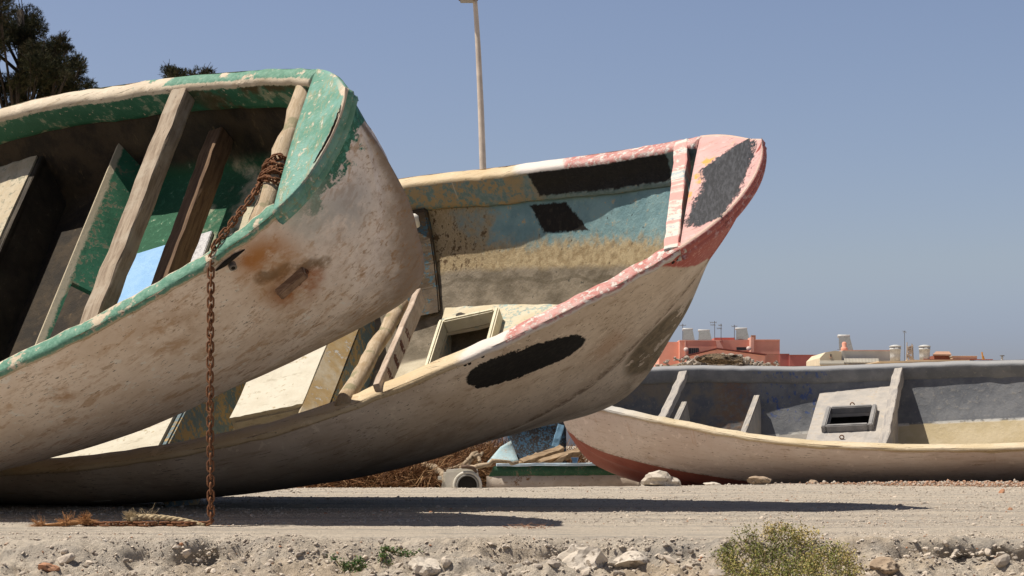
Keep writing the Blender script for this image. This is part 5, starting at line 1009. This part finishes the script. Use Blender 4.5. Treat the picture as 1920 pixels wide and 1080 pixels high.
for px, lab in ((1678.5, 'white ribbed water tank left of the lattice mast'), (1733.5, 'white ribbed water tank right of the lattice mast')):
    D = 143.; kk = D/F; p = unproj(px, 676.5, D); h = 30*kk; R_ = 10.5*kk; e = empty('water_tank', tuple(p)); tag(e, lab, 'water tank', 'white water tanks'); MB().lathe([(R_*.86, 0), (R_*.9, h*.3), (R_*.95, h*.68), (R_*1.04, h*.69), (R_*1.04, h*.74), (R_*.97, h*.75), (R_*1.0, h*.86)], (0, 0, 0), 28).build('body', m_tank, e, True); MB().lathe([(R_*1.07, h*.86), (R_*1.07, h*.91), (R_*.8, h*.96), (R_*.3, h), (R_*.02, h)], (0, 0, 0), 28).build('lid', m_tank, e, True)
def antenna(px, py0, py1, D, label, arms, r_=.035):
    kk = D/F; p = unproj(px, py1, D); h = (py1-py0)*kk; e = empty('antenna', tuple(p)); tag(e, label, 'antenna', 'roof aerials'); MB().tube([(0, 0, 0), (0, 0, h)], r_, 6).build('mast', m_iron, e); mb = MB()
    for (fz, L, dx) in arms:
        mb.tube([(-L/2+dx, 0, h*fz), (L/2+dx, 0, h*fz)], r_*.7, 5)
        for i in range(4): x_ = -L/2+dx+L*i/3; mb.tube([(x_, -.25, h*fz-.12), (x_, .25, h*fz+.12)], r_*.5, 4)
    mb.build('aerial', m_iron, e)
antenna(1340, 602, 638, T, 'taller roof aerial of the pair on the terracotta house', ((.93, .7, -.15), (.8, .5, -.2))); antenna(1352, 607, 638, T, 'shorter roof aerial of the pair on the terracotta house', ((.9, .35, -.1), (.72, .5, -.2))); antenna(1377, 609, 638, T+1, 'thin roof aerial beside the third solar heater', ((.9, .6, 0),)); antenna(1280, 607, 638, T+3, 'roof aerial nearest the pink bow', ((.9, .7, 0),)); antenna(1696, 620, 677, 144., 'tall thin aerial beside the lattice mast', ((.96, .25, 0),), .025)
e = empty('lattice_mast', tuple(unproj(1706, 677, 144.))); tag(e, 'rusty pale lattice mast between the two white water tanks', 'mast'); mb = MB(); h = 35*144/F
for i, (x_, y_) in enumerate(((-.25, -.2), (.25, -.2), (.25, .2), (-.25, .2))): mb.bar((x_, y_, 0), (x_*.8, y_*.8, h*(.8+.07*i)), .06, .06)
mb.build('leg', plain('pale rusty steel', (.5, .42, .34), .8), e); mb = MB(); rr = np.random.default_rng(3)
for i in range(9): z = h*.09*i; mb.bar((-.25, -.2, z), (.25, -.2, z+h*.08), .04, .04); mb.box((rr.normal(0, .1), -.22, z+.06), (.3, .08, .1+.1*rr.random()))
mb.build('brace', plain('pale rusty braces', (.46, .36, .28), .8), e)
e = empty('roof_post', tuple(unproj(1843, 674, 142.))); tag(e, 'small orange yellow post on the roof edge at right', 'post'); MB().bar((0, 0, 0), (-.08, 0, .62), .12, .1).bar((.12, 0, 0), (.02, 0, .3), .08, .08).build('post', plain('orange paint', (.6, .3, .08), .7), e)
for px, lab in ((1879, 'white roof vent with a dark cap near the right edge'),):
    p = unproj(px, 676, 141.); e = empty('roof_vent', tuple(p)); tag(e, lab, 'vent'); MB().lathe([(.09, 0), (.09, .3)], (0, 0, 0), 12).build('pipe', m_tank, e); MB().lathe([(.2, .36), (.19, .42), (.05, .45)], (0, 0, 0), 12).lathe([(.05, .3), (.05, .37)], (0, 0, 0), 8).build('cap', m_iron, e)

# lamp post behind the pink boat
D = 22.; kk = D/F; e = empty('street_lamp', ((912-960)*kk, D, -.13)); tag(e, 'tall pale street lamp rising behind the pink bowed boat', 'street lamp')
P = [unproj(px, py, D)-np.array(((912-960)*kk, D, -.13)) for px, py in ((914, 872), (909, 520), (905.5, 315), (901.5, 200), (896.5, 90), (893.5, 40), (891, 6), (890, -2))]; MB().tube(P, [.062, .052, .044, .040, .035, .032, .030, .03], 14).build('pole', plain('galvanised beige pole', (.62, .53, .44), .6), e, True)
c = P[-1]; MB().box(c+np.array((-.085, -.05, .035)), (.25, .42, .09), bev=.02).build('lamp_head', plain('brown lamp housing', (.10, .07, .045), .6), e); MB().box(c+np.array((-.085, -.05, -.014)), (.20, .36, .012)).build('lamp_glass', plain('lamp glass', (.10, .08, .055), .3), e)
